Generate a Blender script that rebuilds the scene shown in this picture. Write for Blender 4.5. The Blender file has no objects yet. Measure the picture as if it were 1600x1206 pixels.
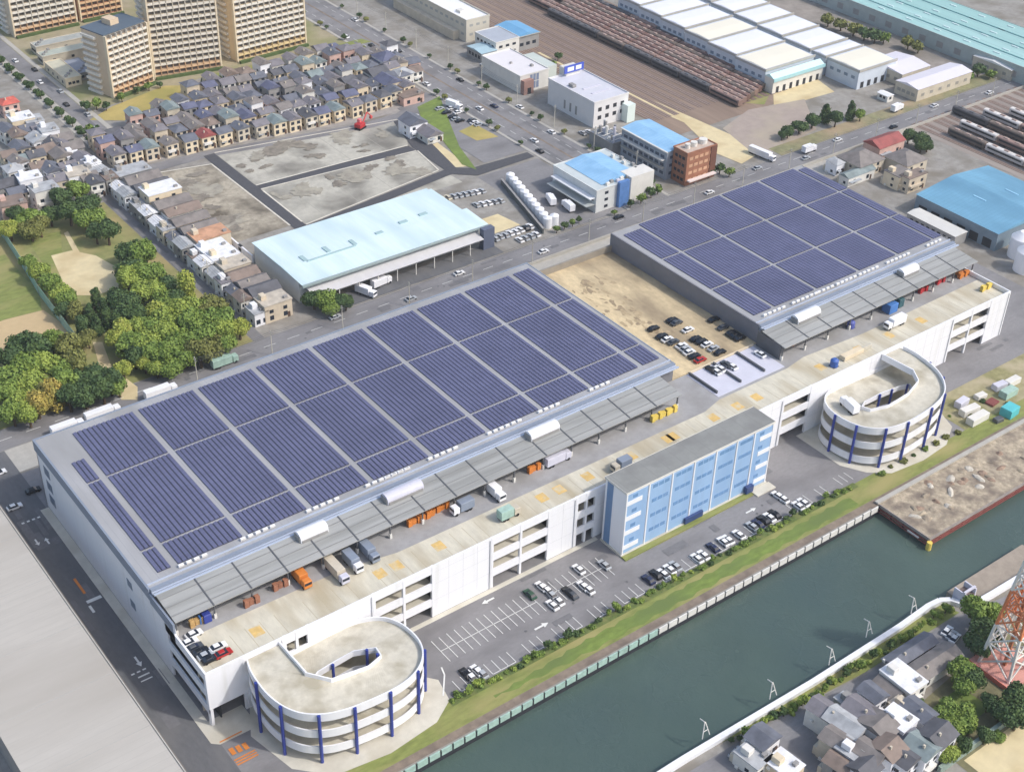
import bpy, math, random
from mathutils import Vector
random.seed(11)
SC = bpy.context.scene
COL = SC.collection
# ------------------------------------------------------------------ camera, sky, sun, exposure
F, YAW, PIT, ROL = 2201.353, .665, .61, .032
CP = Vector((-85.797, -220.467, 259.527))
FW = Vector((math.sin(YAW)*math.cos(PIT), math.cos(YAW)*math.cos(PIT), -math.sin(PIT)))
R0 = Vector((math.cos(YAW), -math.sin(YAW), 0)); U0 = R0.cross(FW)
RT = R0*math.cos(ROL) + U0*math.sin(ROL); UP = -R0*math.sin(ROL) + U0*math.cos(ROL)
cd = bpy.data.cameras.new("camera"); cam = bpy.data.objects.new("camera", cd); COL.objects.link(cam)
m = cam.matrix_world.copy(); m.identity()
for i in range(3):
    m[i][0] = RT[i]; m[i][1] = UP[i]; m[i][2] = -FW[i]; m[i][3] = CP[i]
cam.matrix_world = m
cd.sensor_width = 36; cd.lens = F/1600*36; cd.clip_start = 1; cd.clip_end = 6000
SC.camera = cam
SUN = Vector((.40, -.56, .73)).normalized()          # towards the sun
ELEV = math.asin(SUN.z); AZ = math.atan2(SUN.x, SUN.y)
W = bpy.data.worlds.new("World"); SC.world = W; W.use_nodes = True
nt = W.node_tree; sky = nt.nodes.new("ShaderNodeTexSky"); sky.sky_type = 'NISHITA'; sky.sun_disc = False
sky.sun_elevation = ELEV; sky.sun_rotation = AZ; sky.air_density = 1.2; sky.dust_density = 3
nt.links.new(sky.outputs[0], nt.nodes["Background"].inputs[0]); nt.nodes["Background"].inputs[1].default_value = .18
sl = bpy.data.lights.new("sun", 'SUN'); sl.energy = 2.3; sl.angle = math.radians(2.5); sl.color = (1, .97, .92)
so = bpy.data.objects.new("sun", sl); COL.objects.link(so); so.rotation_euler = SUN.to_track_quat('Z', 'Y').to_euler(); so.location = (100, -100, 400)
SC.view_settings.view_transform = 'Standard'; SC.view_settings.look = 'None'
SC.view_settings.exposure = 0.05; SC.view_settings.gamma = 1

def at(px, py, z=0.):
    """photo pixel -> world x, y at height z"""
    d = FW*F + RT*(px-800) + UP*(603-py)
    t = (z-CP.z)/d.z
    return (CP.x+d.x*t, CP.y+d.y*t)

# ------------------------------------------------------------------ materials
def lin(c):
    return tuple(((v/255)/12.92 if v <= 10.3 else ((v/255+.055)/1.055)**2.4) for v in c)
MATS = {}
def mat(name, rgb, rough=.75, var=.12, scale=.35, rgb2=None, big=0., bscale=.03, metal=0., bump=0., spec=None, stretch=None, seam=None):
    """procedural surface: base colour broken up by two noises on the world position"""
    if name in MATS: return MATS[name]
    M = bpy.data.materials.new(name); M.use_nodes = True; t = M.node_tree; N = t.nodes; L = t.links
    b = N["Principled BSDF"]; b.inputs["Roughness"].default_value = rough; b.inputs["Metallic"].default_value = metal
    if spec is not None: b.inputs["Specular IOR Level"].default_value = spec
    a = lin(rgb); g = N.new("ShaderNodeNewGeometry")
    src = g.outputs["Position"]
    if stretch:
        mp = N.new("ShaderNodeMapping"); mp.inputs["Scale"].default_value = stretch; L.new(src, mp.inputs[0]); src = mp.outputs[0]
    n1 = N.new("ShaderNodeTexNoise"); n1.inputs["Scale"].default_value = scale; n1.inputs["Detail"].default_value = 5; n1.inputs["Roughness"].default_value = .65
    L.new(src, n1.inputs["Vector"])
    r1 = N.new("ShaderNodeMapRange"); r1.inputs[1].default_value = .3; r1.inputs[2].default_value = .7; L.new(n1.outputs[0], r1.inputs[0])
    mx = N.new("ShaderNodeMix"); mx.data_type = 'RGBA'; L.new(r1.outputs[0], mx.inputs[0])
    lo = tuple(v*(1-var) for v in a); hi = tuple(min(1, v*(1+var)) for v in a)
    mx.inputs[6].default_value = (*lo, 1); mx.inputs[7].default_value = (*hi, 1)
    out = mx.outputs[2]
    if rgb2:
        n2 = N.new("ShaderNodeTexNoise"); n2.inputs["Scale"].default_value = bscale; n2.inputs["Detail"].default_value = 4; L.new(src, n2.inputs["Vector"])
        r2 = N.new("ShaderNodeMapRange"); r2.inputs[1].default_value = .5-.0001-(.22*big); r2.inputs[2].default_value = .72-(.12*big); L.new(n2.outputs[0], r2.inputs[0])
        m2 = N.new("ShaderNodeMix"); m2.data_type = 'RGBA'; L.new(r2.outputs[0], m2.inputs[0]); L.new(out, m2.inputs[6]); m2.inputs[7].default_value = (*lin(rgb2), 1)
        out = m2.outputs[2]
    if seam:       # (axis, period, width, colour): standing seams or panel joints
        sp = N.new("ShaderNodeSeparateXYZ"); L.new(g.outputs["Position"], sp.inputs[0])
        pp = N.new("ShaderNodeMath"); pp.operation = 'PINGPONG'; pp.inputs[1].default_value = seam[1]/2; L.new(sp.outputs[seam[0]], pp.inputs[0])
        lt = N.new("ShaderNodeMath"); lt.operation = 'LESS_THAN'; lt.inputs[1].default_value = seam[2]/2; L.new(pp.outputs[0], lt.inputs[0])
        m3 = N.new("ShaderNodeMix"); m3.data_type = 'RGBA'; L.new(lt.outputs[0], m3.inputs[0]); L.new(out, m3.inputs[6]); m3.inputs[7].default_value = (*lin(seam[3]), 1); out = m3.outputs[2]
    L.new(out, b.inputs["Base Color"])
    if bump:
        bp = N.new("ShaderNodeBump"); bp.inputs["Strength"].default_value = bump; bp.inputs["Distance"].default_value = .3
        L.new(n1.outputs[0], bp.inputs["Height"]); L.new(bp.outputs[0], b.inputs["Normal"])
    MATS[name] = M
    return M

white = mat("white_paint", (238, 238, 241), .6, .02, .5, (228, 228, 228), -.3, .35, stretch=(1, 1, .07))
offw = mat("off_white", (222, 219, 212), .7, .07, .3)
cream = mat("cream_wall", (222, 206, 178), .8, .1, .3)
tanw = mat("tan_wall", (208, 194, 172), .8, .14, .4)
beige = mat("beige_wall", (200, 190, 172), .8, .12, .3)
greyw = mat("grey_wall", (150, 148, 146), .8, .12, .3)
lilac = mat("lilac_wall", (205, 204, 216), .8, .06, .3)
pinkw = mat("pink_wall", (205, 172, 160), .8, .12, .3)
brick = mat("brown_tile_wall", (158, 108, 84), .8, .2, .6)
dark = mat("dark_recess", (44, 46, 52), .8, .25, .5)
glass = mat("window_glass", (40, 48, 60), .12, .2, .4)
conc = mat("concrete", (205, 200, 186), .85, .1, .25, (186, 178, 160), 0, .08)
deckm = mat("deck_concrete", (208, 202, 184), .85, .12, .6, (182, 170, 144), .25, .13, stretch=(1, .3, 1))
rampm = mat("ramp_concrete", (204, 198, 182), .85, .1, .6, (172, 164, 144), .25, .18)
lanem = mat("lane_concrete", (162, 161, 162), .85, .1, .5, (146, 144, 142), .2, .12)
roofm = mat("metal_roof_grey", (168, 168, 170), .55, .06, .3, (150, 149, 148), .25, .08, stretch=(1, .3, 1), seam=(0, 1.9, .12, (154, 154, 158)))
fascia = mat("fascia_blue_grey", (136, 146, 162), .5, .06, .3)
canm = mat("canopy_sheet", (164, 164, 161), .55, .1, .5, (142, 142, 138), .2, .2, stretch=(.12, 1.6, 1))
beamm = mat("dark_steel", (92, 94, 98), .5, .1, .5)
asph = mat("asphalt", (136, 134, 135), .9, .1, 1.2, (116, 114, 115), .2, .1, stretch=(.5, 1, 1))
asphd = mat("asphalt_dark", (100, 101, 104), .9, .12, 1.0, (116, 115, 115), .2, .12, stretch=(1, .4, 1))
urban = mat("urban_ground", (152, 148, 142), .9, .2, .35, (128, 122, 112), .35, .09)
pave = mat("pavement", (178, 174, 166), .9, .1, .5)
dirt = mat("tan_dirt", (208, 188, 150), .95, .1, .25, (176, 152, 116), .25, .07)
sand = mat("pale_sand", (216, 200, 160), .95, .08, .3, (196, 176, 134), .2, .08)
lotm = mat("vacant_soil", (172, 163, 146), .95, .26, .5, (98, 90, 78), .35, .085)
lotc = mat("vacant_concrete", (184, 180, 168), .95, .14, .4, (122, 118, 110), .3, .055, seam=(0, 17, .25, (160, 156, 146)))
rust = mat("rail_ballast", (150, 130, 114), .95, .18, .4, (126, 108, 96), .3, .07, stretch=(1, .08, 1))
trackd = mat("rail_sleepers", (122, 104, 94), .9, .2, .6)
grass = mat("grass_green", (128, 136, 74), .95, .25, .7, (158, 150, 98), .25, .12, stretch=(.35, 1, 1))
grassb = mat("grass_bright", (116, 134, 64), .95, .25, .6, (104, 120, 66), .3, .12, stretch=(.4, 1, 1))
grassy = mat("grass_dry", (178, 160, 98), .95, .15, .15, (150, 144, 80), .3, .05)
parkg = mat("park_ground", (136, 138, 86), .95, .2, .3, (168, 152, 106), .3, .06)
bankm = mat("bank_soil", (138, 124, 110), .95, .2, .5, (112, 100, 90), .2, .2)
waterm = mat("canal_water", (76, 93, 85), .2, .1, .05, (70, 88, 85), .3, .018, bump=.05, spec=.5)
mintw = mat("mint_wall", (164, 192, 180), .8, .18, .7)
mintr = mat("mint_roof", (216, 233, 237), .55, .05, .3, (198, 218, 222), .25, .12, stretch=(1, .2, 1), seam=(0, 2.4, .12, (200, 228, 232)))
bluer = mat("light_blue_roof", (150, 194, 228), .6, .06, .2, (134, 180, 216), .2, .15, seam=(1, 1.8, .14, (126, 178, 222)))
bluer2 = mat("teal_blue_roof", (116, 168, 196), .6, .1, .2, (98, 146, 174), .3, .08, stretch=(1, .4, 1), seam=(1, 1.8, .14, (98, 148, 178)))
teal = mat("pale_teal_roof", (164, 202, 200), .6, .08, .2, (142, 186, 182), .3, .05, stretch=(1, .1, 1), seam=(0, 6, .5, (146, 184, 182)))
offblue = mat("office_blue", (152, 184, 220), .5, .08, .4, (138, 172, 212), .1, .2, stretch=(1, 1, .15))
offblued = mat("office_deep_blue", (104, 138, 178), .4, .08, .3)
offroof = mat("office_roof", (140, 141, 138), .85, .08, .5, (128, 128, 126), .2, .15, seam=(0, 5, .12, (126, 126, 124)))
blue = mat("blue_steel", (50, 66, 148), .5, .08, .3)
concroof = mat("pale_roof", (186, 181, 173), .85, .05, .5, (174, 168, 159), .35, .06, stretch=(.2, 1, 1), seam=(1, 2.2, .1, (176, 171, 163)))
red = mat("red_paint", (184, 44, 48), .4, .1, .3)
orange = mat("orange_paint", (214, 130, 56), .6, .12, .3)
yellow = mat("yellow_paint", (226, 200, 96), .7, .15, .3)
markw = mat("marking_white", (224, 224, 220), .8, .1, .6)
marky = mat("marking_orange", (218, 184, 116), .85, .15, .5, (206, 196, 170), .1, .4)
black = mat("black_rubber", (30, 30, 32), .8, .1, .5)
trunkm = mat("bark", (88, 72, 56), .9, .2, 1.5)
woodm = mat("pallet_wood", (196, 160, 104), .8, .2, .8)
bluesheet = mat("blue_tarp", (70, 122, 190), .6, .12, .4)
tealm = mat("teal_paint", (90, 190, 196), .6, .1, .4)
redlead = mat("red_oxide_steel", (132, 72, 66), .7, .2, .4)
rubble = mat("pier_rubble", (178, 164, 142), .95, .36, .7, (126, 114, 102), .4, .2, bump=.8)
tower_o = mat("tower_orange", (212, 130, 86), .5, .1, .4)
hedgeg = mat("hedge_leaf", (78, 96, 52), .9, .3, .5)

solarm = mat("solar_cells", (106, 108, 138), .34, .12, .22, (96, 98, 126), .2, .05, seam=(1, 1.65, .09, (124, 127, 154)))
shadem = mat("gap_shade", (74, 77, 96), .6, .1, .4)  # dark tone for the painted shade between panel rows

def leafmat(name, rgb, rgb2):
    M = mat(name, rgb, .75, .35, .9, rgb2, .45, .35)
    return M
LEAF = {'dark green': leafmat("leaf_dark", (66, 90, 50), (86, 108, 56)),
        'mid green': leafmat("leaf_mid", (108, 132, 58), (130, 150, 64)),
        'light green': leafmat("leaf_light", (134, 152, 66), (152, 166, 72)),
        'yellow green': leafmat("leaf_yellow", (148, 160, 66), (164, 168, 78)),
        'olive brown': leafmat("leaf_olive", (126, 128, 66), (112, 116, 58)),
        'golden yellow': leafmat("leaf_gold", (176, 156, 76), (156, 150, 74))}

def ripples(M):
    t = M.node_tree; N = t.nodes; L = t.links; b = N["Principled BSDF"]; g = N.new("ShaderNodeNewGeometry")
    n = N.new("ShaderNodeTexNoise"); n.inputs["Scale"].default_value = .55; n.inputs["Detail"].default_value = 6; n.inputs["Roughness"].default_value = .7; n.inputs["Distortion"].default_value = .6; L.new(g.outputs["Position"], n.inputs["Vector"])
    w = N.new("ShaderNodeTexNoise"); w.inputs["Scale"].default_value = .035; w.inputs["Detail"].default_value = 3; L.new(g.outputs["Position"], w.inputs["Vector"])
    m = N.new("ShaderNodeMath"); m.operation = 'MULTIPLY'; L.new(n.outputs[0], m.inputs[0]); L.new(w.outputs[0], m.inputs[1])
    bp = N.new("ShaderNodeBump"); bp.inputs["Strength"].default_value = .55; bp.inputs["Distance"].default_value = .5; L.new(m.outputs[0], bp.inputs["Height"]); L.new(bp.outputs[0], b.inputs["Normal"])
    mr = N.new("ShaderNodeMapRange"); mr.inputs[1].default_value = .35; mr.inputs[2].default_value = .65; mr.inputs[3].default_value = .1; mr.inputs[4].default_value = .34; L.new(w.outputs[0], mr.inputs[0]); L.new(mr.outputs[0], b.inputs["Roughness"])
ripples(waterm)

# ------------------------------------------------------------------ mesh helpers
class MB:
    def __init__(s): s.v = []; s.f = []; s.m = []
    def add(s, vs, fs, m=0):
        o = len(s.v); s.v += [tuple(p) for p in vs]; s.f += [tuple(i+o for i in f) for f in fs]; s.m += [m]*len(fs); return s
    def box(s, x0, x1, y0, y1, z0, z1, m=0):
        return s.add([(x0,y0,z0),(x1,y0,z0),(x1,y1,z0),(x0,y1,z0),(x0,y0,z1),(x1,y0,z1),(x1,y1,z1),(x0,y1,z1)],
                     [(0,3,2,1),(4,5,6,7),(0,1,5,4),(1,2,6,5),(2,3,7,6),(3,0,4,7)], m)
    def cham(s, x0, x1, y0, y1, z0, z1, c=.1, m=0):
        """box with a chamfered top edge"""
        vs = [(x0,y0,z0),(x1,y0,z0),(x1,y1,z0),(x0,y1,z0),(x0,y0,z1-c),(x1,y0,z1-c),(x1,y1,z1-c),(x0,y1,z1-c),(x0+c,y0+c,z1),(x1-c,y0+c,z1),(x1-c,y1-c,z1),(x0+c,y1-c,z1)]
        fs = [(0,3,2,1),(8,9,10,11)]
        for a in (0, 4):
            for i in range(4): fs.append((a+i, a+(i+1) % 4, a+4+(i+1) % 4, a+4+i))
        return s.add(vs, fs, m)
    def prism(s, pts, z0, z1, m=0, mt=None):
        n = len(pts)
        s.add([(p[0],p[1],z0) for p in pts]+[(p[0],p[1],z1) for p in pts], [(i,(i+1) % n,n+(i+1) % n,n+i) for i in range(n)]+[tuple(range(n-1,-1,-1))], m)
        return s.add([(p[0],p[1],z1) for p in pts], [tuple(range(n))], m if mt is None else mt)
    def sheet(s, pts, z, m=0):
        if sum(pts[i][0]*pts[(i+1) % len(pts)][1]-pts[(i+1) % len(pts)][0]*pts[i][1] for i in range(len(pts))) < 0: pts = pts[::-1]
        return s.add([(p[0],p[1],z) for p in pts], [tuple(range(len(pts)))], m)
    def rect(s, x0, x1, y0, y1, z, m=0): return s.sheet([(x0,y0),(x1,y0),(x1,y1),(x0,y1)], z, m)
    def cyl(s, x, y, z0, z1, r, n=12, m=0, r1=None):
        r1 = r if r1 is None else r1
        a = [(x+r*math.cos(6.2832*i/n), y+r*math.sin(6.2832*i/n), z0) for i in range(n)]
        b = [(x+r1*math.cos(6.2832*i/n), y+r1*math.sin(6.2832*i/n), z1) for i in range(n)]
        return s.add(a+b, [(i,(i+1) % n,n+(i+1) % n,n+i) for i in range(n)]+[tuple(range(n-1,-1,-1)),tuple(range(n,2*n))], m)
    def tube(s, p, q, r, n=6, m=0, r1=None):
        p = Vector(p); q = Vector(q); d = (q-p).normalized(); a = d.orthogonal().normalized(); b = d.cross(a); r1 = r if r1 is None else r1
        A = [p+(a*math.cos(6.2832*i/n)+b*math.sin(6.2832*i/n))*r for i in range(n)]; B = [q+(a*math.cos(6.2832*i/n)+b*math.sin(6.2832*i/n))*r1 for i in range(n)]
        return s.add(A+B, [(i,(i+1) % n,n+(i+1) % n,n+i) for i in range(n)]+[tuple(range(n-1,-1,-1)),tuple(range(n,2*n))], m)
    def xcyl(s, x0, x1, y, z, r, n=12, m=0):
        return s.tube((x0,y,z), (x1,y,z), r, n, m)
    def gable(s, x0, x1, y0, y1, z, h, along='x', ov=.4, m=0, mw=None):
        """roof with thickness; gable triangles take material mw"""
        a0, a1, b0, b1 = x0-ov, x1+ov, y0-ov, y1+ov
        if along == 'x':
            c = (y0+y1)/2
            vs = [(a0,b0,z),(a1,b0,z),(a1,c,z+h),(a0,c,z+h),(a0,b1,z),(a1,b1,z)]
        else:
            c = (x0+x1)/2
            vs = [(a0,b1,z),(a0,b0,z),(c,b0,z+h),(c,b1,z+h),(a1,b1,z),(a1,b0,z)]
        s.add(vs, [(0,1,2,3),(3,2,5,4),(0,4,5,1)], m)
        return s.add([vs[0],vs[3],vs[4],vs[1],vs[2],vs[5]], [(0,1,2),(3,5,4)], m if mw is None else mw)
    def hip(s, x0, x1, y0, y1, z, h, ov=.4, m=0):
        a0, a1, b0, b1 = x0-ov, x1+ov, y0-ov, y1+ov
        if a1-a0 >= b1-b0:
            k = (b1-b0)/2*.9; c = (b0+b1)/2; p, q = (a0+k,c,z+h), (a1-k,c,z+h)
            fs = [(0,1,5,4),(1,2,5),(2,3,4,5),(3,0,4),(0,3,2,1)]
        else:
            k = (a1-a0)/2*.9; c = (a0+a1)/2; p, q = (c,b0+k,z+h), (c,b1-k,z+h)
            fs = [(0,1,4),(1,2,5,4),(2,3,5),(3,0,4,5),(0,3,2,1)]
        return s.add([(a0,b0,z),(a1,b0,z),(a1,b1,z),(a0,b1,z),p,q], fs, m)

ORG = {}
def link(o): COL.objects.link(o); return o
def obj(name, mb, mats, parent=None, org=None):
    """link a mesh object; coordinates given in the world, stored relative to the thing it belongs to"""
    o3 = ORG.get(parent.name, (0,0,0)) if parent else (org or (0,0,0))
    me = bpy.data.meshes.new(name)
    me.from_pydata([(v[0]-o3[0], v[1]-o3[1], v[2]-o3[2]) for v in mb.v], [], mb.f)
    ml = mats if isinstance(mats, (list, tuple)) else [mats]
    for q in ml: me.materials.append(q)
    if len(ml) > 1: me.polygons.foreach_set("material_index", mb.m)
    o = link(bpy.data.objects.new(name, me)); o.parent = parent
    if not parent: o.location = o3
    ORG[o.name] = o3
    return o
def thing(name, label, cat, loc=(0,0,0), rz=0, group=None):
    o = link(bpy.data.objects.new(name, None)); o.location = loc; o.rotation_euler[2] = rz; o.empty_display_size = .5
    ORG[o.name] = tuple(loc)
    return tag(o, label, cat, group)
def tag(o, label, cat, group=None):
    o['label'] = label; o['category'] = cat
    if group: o['group'] = group
    return o
def kind(o, k='structure'): o['kind'] = k; return o
def struct(name, mb, m): return kind(obj(name, mb, m))
def dup(root, loc, rz=0, label=None, group=None, scale=None):
    r = root.copy(); link(r); r.location = loc; r.rotation_euler[2] = rz
    if scale: r.scale = scale
    if label: r['label'] = label
    if group: r['group'] = group
    for ch in list(root.children):
        c = ch.copy(); link(c); c.parent = r
        for g in list(ch.children):
            d = g.copy(); link(d); d.parent = c
    return r
def dupc(child, parent, dx=0, dy=0, dz=0):
    """another copy of a part under the same thing, moved"""
    c = child.copy(); link(c); c.parent = parent; c.location = (child.location[0]+dx, child.location[1]+dy, child.location[2]+dz); ORG[c.name] = ORG.get(child.name, (0,0,0)); return c
ONES = "zeroth first second third fourth fifth sixth seventh eighth ninth tenth eleventh twelfth thirteenth fourteenth fifteenth sixteenth seventeenth eighteenth nineteenth".split()
TENS = "x x twent thirt fort fift sixt sevent eight ninet".split()
def nth(n):
    if n < 20: return ONES[n]
    t, u = divmod(n, 10)
    return TENS[t] + ("ieth" if u == 0 else "y-" + ONES[u])
class Once:
    """build a template the first time, copy it afterwards"""
    def __init__(s): s.t = {}
    def get(s, key, make, loc, rz, label, group, scale=None):
        if key not in s.t:
            r = make(key); s.t[key] = r; r.location = loc; r.rotation_euler[2] = rz
            if scale: r.scale = scale
            r['label'] = label
            if group: r['group'] = group
            return r
        return dup(s.t[key], loc, rz, label, group, scale or (1,1,1))

# ------------------------------------------------------------------ setting: ground, water, roads
BK = -37.6            # canal bank line
g = MB(); g.rect(-2500, 3500, BK, 4000, 0); struct("ground", g, urban)
g = MB(); g.sheet([(-2500,-2500),(3500,-2500),(3500,-80),(181,-80),(179.5,-76.5),(176,-74.2),(-2500,-74.2)], 0); struct("ground_south_bank", g, urban)
g = MB(); g.rect(-2500, 3500, -120, 0, -3.0); struct("canal_water", g, waterm)
g = MB(); g.box(-2500, 3500, BK-.0, BK+.4, -6, -.02); struct("canal_bank_wall_core", g, dark)
Z = .03
NS = [0]
def sheet(name, pts, m, lvl=1, knd='structure'):
    NS[0] += 1
    g = MB(); g.sheet(pts, Z*lvl+NS[0]*.0004); return kind(obj(name, g, m), knd)
def rect(name, x0, x1, y0, y1, m, lvl=1, knd='structure'): return sheet(name, [(x0,y0),(x1,y0),(x1,y1),(x0,y1)], m, lvl, knd)
rect("yard_asphalt", -12, 330, -27, 118, asph, 1)
rect("service_road", -11.2, -.8, -60+23, 119, asphd, 2)
rect("back_road", -300, 900, 131.5, 141.5, asph, 2)
rect("roadside_verge", -300, 900, 119, 131.2, pave, 1)
rect("service_road_end", -300, -.8, 119, 131.2, asphd, 2)
rect("east_yard_road", 305, 334, 2, 131, asph, 2)
rect("canal_road", 250, 600, -12, 1, asph, 2)
rect("bank_grass", -60, 205, -34.6, -26.4, grass, 2, 'stuff')
rect("bank_grass_east", 205, 420, -34.6, -28.5, grass, 2, 'stuff')
sheet("bank_grass_bright", [(60+q*2.2, -33.6+.5*math.sin(q*1.7)+max(0, 1.6-q*.12)) for q in range(60)]+[(60+q*2.2, -29.8+.45*math.sin(q*2.3+1)-max(0, 1.6-q*.12)) for q in range(59, -1, -1)], grassb, 3, 'stuff')
rect("shrub_ground_cover", 50, 196, -28.2, -25.9, mat("shrub_cover", (92, 108, 56), .95, .35, .9, (120, 124, 74), .3, .4), 4, 'stuff')
rect("bank_path", -60, 420, -37.3, -34.6, bankm, 2)
rect("weedy_verge", 245, 420, -28.5, -12.2, mat("weedy_ground", (142, 138, 96), .95, .25, .4, (176, 164, 136), .3, .1), 2)
# kerbs and aprons round the warehouse
g = MB()
g.box(-2.6, -2.2, 2, 99, 0, .14); g.box(-2.2, -.1, 2, 99, 0, .1); g.box(45, 118, -1.6, -.2, 0, .12)
struct("apron_kerb", g, conc)
sheet("corner_apron", [(-2.6,-4.5),(-1,-6),(9,-6.2),(9,2),(-2.6,2)], conc, 3)
sheet("ramp_apron", [(6,-8),(9,-22),(16,-29.5),(30,-31.5),(44,-30),(50.5,-26),(52,-19),(50,-16.5),(48,-6),(45,0),(10,0)], conc, 3)
sheet("ramp_apron_east", [(199,-4),(199,-18),(203,-25),(209,-29.6),(222,-31),(234,-30),(243,-25),(247,-16),(247,0),(199,0)], conc, 3)
# parking stall lines
def line(mb, x0, y0, x1, y1, w=.2):
    d = Vector((x1-x0, y1-y0, 0)).normalized(); n = Vector((-d.y, d.x, 0))*w/2
    mb.sheet([(x0+n.x,y0+n.y),(x1+n.x,y1+n.y),(x1-n.x,y1-n.y),(x0-n.x,y0-n.y)], Z*5)
g = MB()
for i in range(14): line(g, 58+i*2.36, -15.6, 58+i*2.36, -7.1)
for i in range(9): line(g, 93.5+i*2.36, -15.4, 93.5+i*2.36, -7.1)
line(g, 58, -11.4, 88.6, -11.4); line(g, 93.5, -11.3, 112, -11.3)
for k in range(56):
    x = 54.5+k*2.4
    if k % 9 in (3, 8): continue
    line(g, x, -25.4, x, -21.3)
for k in range(0, 54, 9): line(g, 54.5+k*2.4, -25.4, 54.5+(k+3)*2.4-2.4, -25.4); line(g, 54.5+(k+4)*2.4, -25.4, 54.5+(k+7)*2.4, -25.4)
for k in range(9): line(g, 177+k*2.4, -8.5, 177+k*2.4, -4) if k > 20 else None
line(g, 50, -24, 54.2, -18.5, .4); line(g, 54.2, -18.5, 55, -16, .4)
for k in range(12): line(g, 172+k*2.3, -24.8, 172+k*2.3, -21) if k > 8 else None
# direction arrows in the lanes
def arrow(mb, x, y, dx, dy, L=3.2, w=.5):
    d = Vector((dx, dy, 0)).normalized(); n = Vector((-d.y, d.x, 0)); p = Vector((x, y, 0))
    def P(a, b): q = p+d*a+n*b; return (q.x, q.y)
    mb.sheet([P(0,-w/3),P(L*.6,-w/3),P(L*.6,w/3),P(0,w/3)], Z*5); mb.sheet([P(L*.6,-w),P(L,0),P(L*.6,w)], Z*5)
arrow(g, 82, -19.2, 1, 0, 4.5, .9); arrow(g, 80.5, -3.6, -1, 0, 4, .8); arrow(g, 160, -17.5, 1, 0, 4, .8)
arrow(g, -6, 84, 0, 1, 3, .7); arrow(g, -8.5, 88, 0, -1, 3, .7); arrow(g, -5.2, 31.5, 0, -1, 4, .8)
for q in range(3): g.rect(-8.5+q*1.5, -7.6+q*1.5, 26, 26.5, Z*5)
for q in range(4): g.rect(-9+q*1.5, -8.2+q*1.5, 96-q*.0, 96.7, Z*5)
g.rect(-7.5, -4.5, 24.2, 24.7, Z*5); g.rect(-7.5, -4.5, 22.6, 23, Z*5); g.rect(-7, -3, 56, 57.2, Z*5); g.rect(-7.3, -6.6, 52, 55, Z*5)
for x0 in range(-100, 600, 9): g.rect(x0, x0+4.5, 136.4, 136.6, Z*5)
struct("parking_marking", g, markw)
g = MB()
for q in range(3): g.rect(-.2+q*1.6, .9+q*1.6, -10.6-q*.2, -8.4-q*.2, Z*5)
g.rect(-.8, 5, -5.6, -5.2, Z*5); g.rect(-6.4, -5.7, 60, 67, Z*5)
for q in range(3): g.rect(-.6, 4.8, -12.4-q*.8, -12.0-q*.8, Z*5)
struct("yard_marking_orange", g, orange)

# ground patches in the district behind
rect("avenue", 253, 276, 141, 420, asph, 3)
rect("avenue_median", 264, 265, 150, 420, bankm, 4)
for k, (a, b) in enumerate(((253.2, 254.6), (274.4, 275.8))): rect("avenue_pavement", a, b, 141.6, 420, pave, 4)
g = MB()
for y in range(150, 420, 8):
    g.rect(258.7, 258.9, y, y+4, Z*5); g.rect(270.2, 270.4, y, y+4, Z*5)
struct("avenue_marking", g, markw)
rect("terrace_street", 88.3, 92.2, 141.6, 290, asph, 3)
rect("west_road", 109.5, 116.5, 286, 480, asph, 3)
rect("west_road_verge", 103.5, 109, 300, 480, pave, 3)
rect("west_road_pavement", 116.8, 119, 286, 480, pave, 4)
sheet("estate_front_road", [(92,275),(140,275),(210,262),(230,262),(252,275),(252,281),(228,268.5),(210,268),(140,281),(92,284)], asph, 3)
sheet("estate_ground", [(104,284),(112,318),(140,329),(180,351),(255,343),(252,283),(228,270),(209,270),(140,283)], mat("estate_paving", (158, 152, 148), .9, .15, .4), 2)
sheet("tower_field", [(114,336),(135,321),(176,326),(182,338),(157,352),(128,344)], grassy, 3, 'stuff')
sheet("tower_lawn", [(176,338),(182,352),(262,352),(264,346),(182,347)], grass, 4, 'stuff')
sheet("tower_ground", [(112,330),(120,345),(182,352),(266,346),(266,480),(118,480)], mat("tower_grounds", (160, 150, 124), .95, .15, .2, (128, 130, 84), .35, .04), 1)
sheet("vacant_plot_west", [(113,205),(138,205),(138,268),(113,274)], lotm, 2)
sheet("vacant_plot_centre", [(143.5,202.5),(211,212),(214,232),(143.5,237.5)], lotc, 2)
sheet("vacant_plot_north", [(143.5,241.5),(214,238.5),(228,262),(143.5,277)], lotc, 2)
sheet("vacant_plot_south", [(143,186),(214,190),(213,206),(143.5,196)], lotc, 2)
g = MB(); g.rect(138.2, 143.2, 197, 277, Z*3.8+.02); g.sheet([(138,196),(214,206),(214,211),(143.3,201.5),(138,201)], Z*5); g.sheet([(143.3,237.8),(214,232.5),(214,238),(143.3,241.2)], Z*4.9); g.sheet([(213.5,206),(218,206),(223,232),(228,262),(222,262),(214.5,236)], Z*5.2); g.sheet([(214,206),(222,199),(252,200),(252,205),(224,206),(216,212)], Z*5.3)
struct("plot_road", g, mat("new_asphalt", (80, 80, 84), .9, .15, .8))
g = MB()
for a in (((138,205),(137.6,268)),((143.3,205),(143.5,236)),((143.5,202.3),(211,211.8)),((211.5,212),(214.5,232)),((143.5,237.6),(214,232.2)),((143.5,241.6),(214,238.6)),((113,274.2),(138,268.4)),((143.5,277.2),(228,262.2)),((112.8,205),(112.8,274))):
    line(g, *a[0], *a[1], .7)
for i in range(len(g.v)): g.v[i] = (g.v[i][0], g.v[i][1], g.v[i][2]+.05)
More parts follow.
